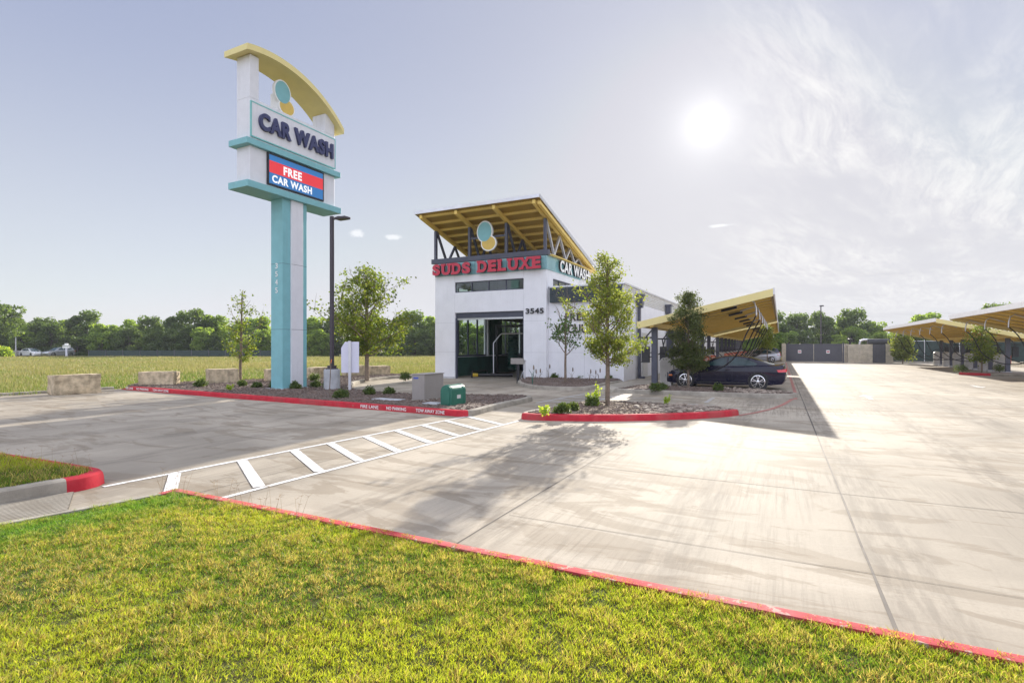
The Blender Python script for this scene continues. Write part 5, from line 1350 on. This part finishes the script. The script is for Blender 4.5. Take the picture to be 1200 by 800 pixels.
# taupe utility cabinet
c0 = at(497.5, 470, 0.12)
root = empty('utility_cabinet', (c0.x, c0.y, 0.10), -A, 'plain taupe utility cabinet beside the green pedestal', 'cabinet')
m = MB(); m.box((-0.46, -0.01, 0), (-0.0, 1.0, 0.80)); b = m.build('housing', M['taupe'], root, bevel=0.012)
m = MB(); m.box((-0.48, -0.02, 0.802), (0.02, 1.02, 0.83)); m.build('lid', M['taupe'], root, bevel=0.006)
m = MB(); m.box((-0.40, -0.014, 0.68), (-0.22, -0.0105, 0.73)); m.build('blue_label', M['blue_label'], root)
m = MB(); m.box((-0.40, -0.014, 0.08), (-0.06, -0.0105, 0.62)); m.build('door_panel', M['taupe'], root)
m = MB(); m.box((-0.62, -0.15, -0.05), (0.15, 1.15, 0.045)); tag(m.build('concrete_pad', M['kerb'], root, bevel=0.01))
# green pedestal with rounded top
c1 = at(529, 476.5, 0.12)
root = empty('cable_pedestal', (c1.x, c1.y, 0.12), -A, 'dark green cable pedestal with rounded top behind the kerb', 'utility box')
n = 14; pr = [(-0.36, 0.0)] + [(-0.18 - 0.18 * math.cos(math.pi * k / n), 0.40 + 0.18 * math.sin(math.pi * k / n)) for k in range(n + 1)] + [(0.0, 0.0)]
m = MB(); m.extr(pr, lambda u, v, w_: (u, w_, v), 0.0, 0.74); b = m.build('cover', M['green_box'], root, smooth=35, bevel=0.01)
pr2 = [(-0.31, 0.06)] + [(-0.18 - 0.13 * math.cos(math.pi * k / n), 0.38 + 0.13 * math.sin(math.pi * k / n)) for k in range(n + 1)] + [(-0.05, 0.06)]
m = MB(); m.extr(pr2, lambda u, v, w_: (u, w_, v), -0.02, -0.002); m.build('end_plate', M['green_box'], root, smooth=35, bevel=0.005)
m = MB()
for k in range(2): m.extr([(a_ * 1.02 + 0.0036, b_ * 1.015) for a_, b_ in pr], lambda u, v, w_: (u, w_, v), 0.06 + k * 0.56, 0.12 + k * 0.56)
m.build('cover_band', M['green_box'], root, smooth=35)
m = MB(); m.box((-0.5, -0.15, -0.06), (0.25, 0.95, 0.0)); m.build('concrete_pad', M['kerb'], root, bevel=0.01)
m = MB(); m.box((-0.005, 0.28, 0.2), (0.006, 0.46, 0.3)); m.build('plate', M['siding'], root)
# flat valve lids in the bed
for px, py_, sx in ((455, 469, 0.5), (508, 473.5, 0.25)):
    v = at(px, py_, 0.13); m = MB(); m.box((-sx, -0.2, 0), (sx, 0.2, 0.035)); o = m.build('valve_lid', M['greycon'], None, bevel=0.008); o.location = (v.x, v.y, 0.14); o.rotation_euler = (0, 0, -A)
    tag(o, 'flat grey concrete valve lid ' + ('left of the taupe cabinet' if px < 480 else 'in front of the taupe cabinet by the kerb'), 'lid', 'valve lids')
# menu sign by the tunnel entrance
c2 = L2W(-1.0, -2.0)
root = empty('entry_post', (at(607, 449).x, at(607, 449).y, 0), -A, 'dark entry post with a flat brown board at the tunnel mouth', 'post')
m = MB(); m.box((-0.05, -0.05, 0), (0.05, 0.05, 1.05)); m.build('post', M['black'], root)
m = MB(); m.box((-0.34, -0.10, 0.92), (0.34, -0.052, 1.2)); m.build('board', M['taupe'], root)
m = MB(); m.tube([(0.22, 0.3, 0.0), (0.22, 0.3, 1.0)], 0.03, 8); m.lathe([(0.02, 0), (0.06, 0.02), (0.06, 0.1), (0.02, 0.12)], (0.22, 0.3, 1.0), 'z', 12); m.tube([(0.2, 0.3, 0.7), (0.10, 0.1, 0.3), (0.22, 0.2, 0.05)], 0.012, 6); m.build('nozzle_stand', M['galv'], root, smooth=40)

# ------------------------------------------------------------------ enclosures at the end of the lot
D_E = 43.6
en = empty('trash_enclosure', L2W(11.0, D_E), -A, 'trash enclosure with two charcoal metal gates carrying small red notices', 'enclosure')
m = MB(); m.box((-0.4, -0.15, 0), (0.0, 5, 2.12)); m.build('side_wall', M['limeblock'], en, bevel=0.02)
m = MB(); m.box((5.55, -0.1, 0), (5.70, 0.1, 2.15)); m.build('hinge_post', M['gate'], en)
m = MB(); m.box((5.75, 0.2, 0), (6.05, 5, 2.05)); m.box((0, 4.8, 0), (5.75, 5.1, 2.05)); m.build('rear_wall', M['limeblock'], en)
for x0, x1 in ((0.05, 2.76), (2.82, 5.52)):
    m = MB(); m.box((x0, -0.02, 0.12), (x1, 0.02, 2.03)); k = x0 + 0.08
    while k < x1 - 0.08: m.box((k, -0.035, 0.16), (k + 0.05, -0.02, 1.98)); k += 0.14
    gt = m.build('gate', M['gate'], en)
    m = MB()
    for a_, b_, c_, d_ in ((x0, x1, 0.08, 0.16), (x0, x1, 1.98, 2.06), (x0, x0 + 0.07, 0.16, 1.98), (x1 - 0.07, x1, 0.16, 1.98)): m.box((a_, -0.06, c_), (b_, -0.036, d_))
    m.build('gate_frame', M['gate'], gt)
    xm = (x0 + x1) / 2; m = MB(); m.box((xm - 0.17, -0.075, 1.0), (xm + 0.17, -0.062, 1.36)); nt = m.build('notice', M['letter_white'], gt)
    m = MB(); m.box((xm - 0.13, -0.08, 1.12), (xm + 0.13, -0.0755, 1.25)); m.build('red_print', M['red_letter'], nt)
en2 = empty('equipment_enclosure', L2W(17.0, D_E - 0.2), -A, 'pale limestone enclosure with a charcoal door and dark plant above it', 'enclosure')
def masonry(mb, x0, x1, y0, y1, z1):
    r_ = random.Random(int(x0 * 10) + 3); z = 0
    while z < z1 - 0.02:
        h_ = min(0.2, z1 - z); x = x0
        while x < x1 - 0.01:
            w_ = min(r_.uniform(0.3, 0.6), x1 - x)
            if x1 - x - w_ < 0.15: w_ = x1 - x
            mb.box((x + 0.006, y0 - r_.uniform(0, 0.02), z + 0.006), (x + w_ - 0.006, y1, z + h_ - 0.006)); x += w_
        z += h_
m = MB(); masonry(m, 0, 2.25, -0.12, 0.12, 2.0); m.build('stone_wall', M['limeblock'], en2); m = MB(); masonry(m, 3.4, 4.05, -0.14, 0.14, 2.05); m.build('stone_wall', M['limeblock'], en2)
m = MB(); m.box((2.25, -0.08, 0.05), (3.40, 0.0, 1.98)); k = 2.3
while k < 3.35: m.box((k, -0.1, 0.1), (k + 0.05, -0.08, 1.94)); k += 0.13
m.build('door', M['gate'], en2)
m = MB(); m.box((0, 0.12, 0), (0.2, 4, 2.0)); m.box((3.9, 0.14, 0), (4.1, 4, 2.0)); m.build('return_wall', M['limeblock'], en2)
pl = empty('vacuum_producer', L2W(19.4, D_E + 1.6), -A, 'dark vacuum producer tank with bent bright pipe behind the stone wall', 'machine')
m = MB(); m.lathe([(0.42, -1.0), (0.45, -0.9), (0.45, 0.9), (0.42, 1.0)], (0.6, 0, 2.15), 'x', 24); m.build('tank', M['black'], pl, smooth=40)
m = MB(); m.tube([(-1.1, 0, 0.5), (-1.1, 0, 2.1), (-1.0, 0, 2.4), (-0.7, 0, 2.5), (-0.3, 0, 2.5)], 0.13, 12); m.build('bent_pipe', M['galv'], pl, smooth=40)
m = MB(); m.lathe([(0.12, 0), (0.12, 0.5), (0.22, 0.52), (0.22, 0.8), (0.1, 0.85)], (-2.0, 0, 1.8), 'z', 14); m.box((-2.1, -.1, 0), (-1.9, .1, 1.8)); m.build('vent_stack', M['black'], pl, smooth=40)
m = MB(); m.box((-0.4, -0.3, 0), (1.5, 0.3, 1.75)); m.build('frame', M['gate'], pl)
# tall pole behind
v = atY(962, 76)
root = empty('far_light_pole', (v.x, v.y, 0), 0, 'tall thin dark pole against the trees behind the charcoal gates', 'light pole')
m = MB(); m.lathe([(0.11, 0), (0.07, 7.6)], (0, 0, 0), 'z', 10); m.build('shaft', M['pole'], root, smooth=40)
m = MB(); m.box((-0.14, -0.5, 7.5), (0.14, 0.1, 7.65)); m.build('lamp_head', M['pole'], root)
# screened fence behind the right bays
root = empty('screened_fence', L2W(21.5, 47.5), -A, 'long dark screened fence with thin posts behind the right bays', 'fence')
m = MB(); m.box((0, -0.01, 0.05), (24, 0.01, 2.3)); m.build('screen', M['screen'], root)
for k in range(9):
    m = MB(); m.lathe([(0.04, 0), (0.04, 2.6)], (k * 3.0, -0.05, 0), 'z', 8); m.build('post', M['galv'], root)
m = MB(); m.tube([(0, -0.05, 2.35), (24, -0.05, 2.35)], 0.03, 6); m.build('top_rail', M['galv'], root)
root = empty('low_wall', L2W(28.5, -3), -A, 'low pale wall running behind the right canopies', 'wall')
m = MB(); m.box((0, 0, 0), (0.2, 44, 0.45)); m.build('wall', M['limeblock'], root)
# far left things
v = atY(78, 90)
root = empty('distant_sign', (v.x, v.y, 0), 0, 'small blue and white sign on a post beyond the meadow', 'sign')
m = MB(); m.box((-0.12, -0.1, 0), (0.12, 0.1, 1.5)); m.build('post', M['sign_white'], root)
m = MB(); m.box((-0.6, -0.12, 1.5), (0.6, 0.12, 1.75)); m.box((-0.6, -0.12, 1.85), (0.6, 0.12, 2.0)); m.box((-0.25, -0.11, 2.0), (0.25, 0.11, 2.3)); m.build('panel', M['letter_white'], root)
v = atY(18.5, 92)
root = empty('utility_pole', (v.x, v.y, 0), 0, 'thin grey utility pole against the trees at the far left', 'utility pole')
m = MB(); m.lathe([(0.12, 0), (0.09, 4.6)], (0, 0, 0), 'z', 8); m.build('shaft', M['galv'], root)
m = MB(); m.box((-0.35, -0.25, 0), (0.25, 0.25, 1.1)); m.build('ground_box', M['bin_white'], root)
root = empty('meadow_fence', (-74, 92.5, 0), 0.0, 'low dark fence along the far edge of the meadow', 'fence')
m = MB(); m.box((0, -0.02, 0.1), (34, 0.02, 1.1)); m.build('mesh_panel', M['screen'], root)
for k in range(12):
    m = MB(); m.box((k * 3 - 0.05, -0.09, 0), (k * 3 + 0.05, -0.025, 1.2)); m.build('post', M['gate'], root)

# ------------------------------------------------------------------ plants
T = young_tree
T('island_tree', (*at(712, 474.5, .14).xy, 0.14), 4.12, 1.28, 0.27, 'young tree with airy yellow green crown in the red kerbed island', None, FM['elm'], M['bark'], 44, 12, 0.044, 11, 'cone', 0.0, 2, 0.085)
v = L2W(7.3, -2.75); v = atY(806.6, v.y)
T('bay_tree', (v.x, v.y, 0.14), 3.85, 0.78, 0.17, 'dense dark young tree in front of the coupe', None, FM['dark'], M['bark'], 44, 14, 0.050, 22, 'oval', 0.0, 2, 0.09)
T('myrtle_tree', (*at(662.5, 449, .15).xy, 0.15), 3.1, 1.15, 0.40, 'small vase shaped tree with thin bare lower limbs before the white wall', None, FM['myrtle'], M['bark'], 12, 4, 0.07, 33, 'x', 0.0, 2, 0.09, upb=0.45)
T('leafy_tree', (*at(430, 445, .12).xy, 0.12), 5.35, 2.6, 0.22, 'leafy green tree right of the light pole among limestone blocks', None, FM['oak'], M['bark'], 44, 10, 0.085, 44, 'cone', 0.0, 2, 0.15)
T('sparse_sapling', (*at(281.5, 445.5, .12).xy, 0.12), 4.35, 1.5, 0.22, 'thin sapling with sparse leafless top left of the pylon', None, FM['oak'], M['bark'], 20, 3, 0.07, 55, 'column', 0.02, 2, 0.12)
T('far_bay_tree', (*L2W(21.5, 17.5).xy, 0.12), 3.1, 0.85, 0.25, 'round green tree in the gap between the two right canopies', None, FM['oak'], M['bark'], 28, 11, 0.08, 66, 'oval', 0.0, 1, 0.16)
T('enclosure_tree', (*atY(1058, 54.2).xy, 0.0), 3.2, 1.15, 0.18, 'bright green young tree beside the limestone enclosure', None, FM['elm'], M['bark'], 34, 20, 0.13, 77, 'oval', 0.0, 1, 0.2)
T('canopy_end_tree', (*L2W(9.6, 20.1).xy, 0.0), 3.3, 0.75, 0.50, 'small bright tree in the gap between the two left canopies', None, FM['elm'], M['bark'], 20, 10, 0.08, 78, 'oval', 0.0, 1, 0.16)

def shrub(loc, rad, label, fm='shrub', seed=1, n=60, name='shrub', group='round shrubs in the planting bed', leaf=0.035):
    root = empty(name, loc, 0, label, 'shrub', group); r_ = np.random.default_rng(seed); rr = random.Random(seed)
    d = r_.normal(0, 1, (n, 3)); d /= np.linalg.norm(d, axis=1)[:, None]; d[:, 2] = np.abs(d[:, 2]) * 1.1 + 0.05
    C = d * (rad * r_.uniform(0.45, 0.95, (n, 1))) * np.array([1, 1, 0.95]); C[:, 2] += rad * 0.25
    leaf_obj('foliage', leaves_np(C, 22, (rad * 0.16,) * 3, leaf, seed + 3, 1.5), FM[fm], root)
    m = MB()
    for k in range(9):
        c = C[rr.randrange(n)]; m.tube([(0, 0, -0.03), tuple(c * 0.5), tuple(c)], [0.008, 0.005, 0.003], 4, cap=False)
    m.build('stems', M['bark_dark'], root)
    return root
S1 = ((283.7, 452.5, .20, 'round dark shrub at the foot of the sparse sapling'), (301, 454, .18, 'round shrub between the sapling and the pylon post'), (322.5, 454, .23, 'round dark shrub against the left edge of the pylon post'),
      (346, 455.5, .22, 'round shrub in front of the white strip of the pylon'), (369, 453.5, .21, 'yellowish round shrub just right of the pylon'), (384.5, 454.5, .2, 'round dark shrub touching the concrete drum of the light pole'),
      (399.5, 466, .22, 'round bright shrub nearest the red kerb below the light pole'), (433, 462, .2, 'round shrub right of the white backed sign'), (455.5, 461.5, .19, 'round shrub midway between the sign and the taupe cabinet'), (475, 445, .3, 'pale loose shrub by the drive beyond the cabinet'), (235, 453, .25, 'low pale shrub between two limestone blocks at left'), (369, 446, .3, 'low pale shrub behind the pylon by the blocks'))
for i, (px, pyy, rd_, lb) in enumerate(S1):
    v = at(px, pyy, 0.15); shrub((v.x, v.y, 0.13), rd_, lb, 'shrub', 100 + i, 55)
for i, (px, pyy, rd_, lb) in enumerate(((659.5, 484, .20, 'largest round shrub at the left end of the tree island'), (671.5, 480.5, .15, 'small shrub behind the largest one on the tree island'), (694, 475.5, .20, 'round shrub with a tall weed beside the island tree'),
        (649.7, 443.8, .2, 'round dark shrub by the white wall left of the vase shaped tree'), (681, 443.8, .2, 'round dark shrub by the white wall right of the vase shaped tree'), (714, 445, .2, 'round dark shrub at the far end of the wall bed'),
        (768, 457.5, .22, 'round dark shrub at the foot of the first canopy post'), (776, 456.5, .2, 'round dark shrub squeezed right of the first canopy post'), (841.5, 457.5, .2, 'low dark shrub before the rear half of the coupe'))):
    v = at(px, pyy, 0.15); shrub((v.x, v.y, 0.14), rd_, lb, 'shrub', 200 + i, 55, group='round shrubs in the islands')
for f, d, lb in ((20.6, 17.9, 'dark low shrub on the far island beside its red kerb tip'), (23.3, 20.9, 'dark low shrub between posts of the right canopy'), (23.4, 15.0, 'dark low shrub under the near end of the right canopy')):
    v = L2W(f, d, 0.1); shrub(tuple(v), 0.4, lb, 'dark' if 0 else 'shrub', int(f * 10), 50, group='low shrubs at the right bays')

def weed(loc, h, label, seed, fm='lime', n=9, blade=False):
    root = empty('weed', loc, 0, label, 'weed', 'weeds in the beds'); rr = random.Random(seed); m = MB(); C = []
    for k in range(n):
        a_ = rr.uniform(0, 6.28); ln = rr.uniform(0.02, 0.14); hh = h * rr.uniform(0.5, 1.0); t_ = (math.cos(a_) * ln, math.sin(a_) * ln, hh)
        m.tube([(0, 0, 0), (t_[0] * 0.4, t_[1] * 0.4, hh * 0.5), t_], [0.006, 0.004, 0.002], 4, cap=False)
        for j in range(5): u = 0.35 + 0.15 * j; C.append((t_[0] * u, t_[1] * u, hh * u))
    m.build('stems', M['bark'] if not blade else M['green_box'], root)
    leaf_obj('leaves', leaves_np(np.array(C), 5, (0.025, 0.025, 0.03), 0.035, seed, 2.0), FM[fm], root)
v = at(699, 474, .15); weed((v.x, v.y, 0.15), 0.62, 'tall lime green weed left of the island tree', 1, n=7)
v = at(691, 474, .15); weed((v.x, v.y, 0.15), 0.38, 'pale spiky weed beside the tall lime weed', 2, n=6)
v = at(638, 487, .15); weed((v.x, v.y, 0.15), 0.25, 'small pale weed at the left tip of the tree island', 3, n=8)
v = at(780, 474, .15); weed((v.x, v.y, 0.15), 0.25, 'small weed sprouting among the island rocks', 4, n=6)
v = at(270, 457, .15); weed((v.x, v.y, 0.15), 0.2, 'small weed in the mulch left of the pylon', 5, n=6)
for i, (px, pyy, h_) in enumerate(((624, 449, 0.75), (627, 446, .45), (632, 445, .45), (643, 445, .7), (670, 446, .55), (691, 446, .45), (697, 446, .4), (702, 446, .5))):
    v = at(px, pyy, .2); root = empty('flower_stalk', (v.x, v.y, 0.16), 0, 'thin grassy stalk with a dry seed head in the wall bed', 'plant', 'dry stalks in the wall bed'); rr = random.Random(i)
    m = MB()
    for k in range(6 if i == 0 else 3):
        a_ = rr.uniform(0, 6.28); m.tube([(0, 0, 0), (0.05 * math.cos(a_), 0.05 * math.sin(a_), h_ * 0.6), (0.16 * math.cos(a_), 0.16 * math.sin(a_), h_ * rr.uniform(0.7, 1))], [0.009, 0.007, 0.003], 4, cap=False)
    m.build('stalks', M['green_box'] if i == 0 else M['bark'], root)
    m = MB(); m.lathe([(0.005, 0), (0.03, 0.05), (0.03, 0.15), (0.005, 0.22)], (0.05, 0, h_ * 0.8), 'z', 8); m.build('seed_head', M['bark'], root)

# ------------------------------------------------------------------ woodland round the site
def wood_proto(name, h, rad, seed, fm, tall=False):
    root = empty(name, (0, 0, 0), 0, 'far', 'tree', 'trees along the far edge of the site'); rr = random.Random(seed); m = MB(); C = []; W_s = []
    m.tube([(0, 0, -0.3), (0.1, 0, h * 0.3), (0, 0.15, h * 0.7)], [0.28, 0.2, 0.08], 7)
    for k in range(16):
        t = (k + 0.5) / 16; zc = h * (0.08 + 0.86 * t); pr = math.sin(math.pi * (0.16 + 0.76 * t)) ** 0.6 if not tall else (0.35 + 0.65 * max(0, math.sin(math.pi * (t - 0.3) / 0.72)))
        for q in range(3):
            a_ = rr.uniform(0, 6.28); ro = rad * pr * rr.uniform(0.35, 0.82); c = (math.cos(a_) * ro, math.sin(a_) * ro, zc + rr.uniform(-.5, .4)); W_s.append(c)
            if q == 0: m.tube([(0, 0, max(0.5, zc * 0.6)), (c[0] * 0.5, c[1] * 0.5, zc * 0.85), c], [0.1, 0.06, 0.02], 5, cap=False)
    m.build('trunk', M['bark_dark'], root)
    r_ = np.random.default_rng(seed); C = np.array(W_s); V = []
    for c in C:
        s = rad * r_.uniform(0.18, 0.34); n = int(150)
        d = r_.normal(0, 1, (n, 3)); d /= np.linalg.norm(d, axis=1)[:, None]; d[:, 2] *= 0.7
        p = c + d * s * r_.uniform(0.7, 1.1, (n, 1)); V.append(leaves_np(p, 1, (0.08, 0.08, 0.08), 0.30, int(seed * 100 + s * 1000), 1.3))
    leaf_obj('crown', np.concatenate(V), fm, root)
    return root
WL = ['broad green tree of the far belt, one of many along the meadow and lot']
protos = [wood_proto('woodland_tree', 8.0, 3.4, 1, FM['wood']), wood_proto('woodland_tree', 7.2, 3.0, 2, FM['wood2']), wood_proto('woodland_tree', 8.6, 3.6, 3, FM['wood3']), wood_proto('woodland_tree', 7.6, 3.3, 4, FM['wood']), wood_proto('woodland_tree', 6.8, 2.8, 5, FM['wood3'])]
GR = 'trees along the far edge of the site'
lb_ = {0: 'mid green broad tree in the unbroken far belt', 1: 'pale green lower tree in the unbroken far belt', 2: 'tall dark tree in the unbroken far belt', 3: 'rounded mid green tree in the unbroken far belt', 4: 'small dark tree in the unbroken far belt'}
for i, p in enumerate(protos): p['label'] = lb_[i]
# the belt's line, as (x, y, height factor)
line = [(-125, 88), (-105, 97), (-88, 99), (-70, 98), (-50, 97), (-30, 98), (-12, 101), (8, 104), (30, 104), (48, 100), (66, 95), (84, 86), (102, 74), (120, 60)]
L = []
for i in range(len(line) - 1):
    (x0, y0), (x1, y1) = line[i], line[i + 1]; d = math.hypot(x1 - x0, y1 - y0); n = int(d / 3.6)
    for k in range(n): L.append((x0 + (x1 - x0) * k / n, y0 + (y1 - y0) * k / n))
rw = random.Random(77); used = set(); cnt = 0
for (x, y) in L:
    for row in range(2):
        k = rw.choice((0, 1, 2, 3, 4)) if row == 0 else rw.choice((0, 2, 2, 3)); s = rw.uniform(0.78, 1.05) * (1.0 if row else 0.72) 
        if x > 20: s *= 1.02
        nx = x + rw.uniform(-1.5, 1.5); ny = y + row * 5.5 + rw.uniform(-1.3, 1.3)
        sc = (s * rw.uniform(0.9, 1.2), s * rw.uniform(0.9, 1.2), s * (0.95 if row == 0 else 1.0)); rz_ = rw.uniform(0, 6.28)
        if k not in used:
            used.add(k); protos[k].location = (nx, ny, -0.1); protos[k].scale = sc; protos[k].rotation_euler = (0, 0, rz_)
        else: dup(protos[k], (nx, ny, -0.1), rz_, sc, label=lb_[k], group=GR)
        cnt += 1
big = wood_proto('spreading_oak', 9.6, 4.6, 9, FM['wood3'], True); big.location = (-88.5, 90.5, 0); big['label'] = 'tallest spreading oak at the far left behind the utility pole'; del big['group']
# dense undergrowth closing the gaps between the far trunks
r_ = np.random.default_rng(5); Lq = np.array(L); q = Lq[r_.integers(0, len(Lq), 2600)]; C = np.concatenate([q + r_.normal(0, 1.6, q.shape) + np.array([0, 6.5]), r_.uniform(0.1, 4.2, (len(q), 1))], 1)
tag(leaf_obj('undergrowth', leaves_np(C, 14, (0.9, 0.9, 0.7), 0.42, 8, 1.3), FM['wood3']), kind='stuff')
v = atY(2, 86); s_ = shrub((v.x, v.y, 0), 1.3, 'clipped yellow green hedge at the far left edge', 'lime', 300, 60, 'hedge', None, 0.25); s_['category'] = 'hedge'
if 'group' in s_: del s_['group']

# ------------------------------------------------------------------ the air over the far meadow
hz = MB(); hz.box((-190, -60, -1.2), (190, 190, 16.5)); hm = bpy.data.materials.new('morning_haze'); hm.use_nodes = True
t = NT(hm.node_tree); t.n.clear(); out = t.new('ShaderNodeOutputMaterial'); pv = t.new('ShaderNodeVolumePrincipled')
pv.inputs['Color'].default_value = (0.85, 0.90, 1.0, 1); pv.inputs['Density'].default_value = 0.0003; pv.inputs['Anisotropy'].default_value = 0.2
t.link(pv.outputs[0], out.inputs['Volume']); tag(hz.build('haze', hm), kind='stuff')
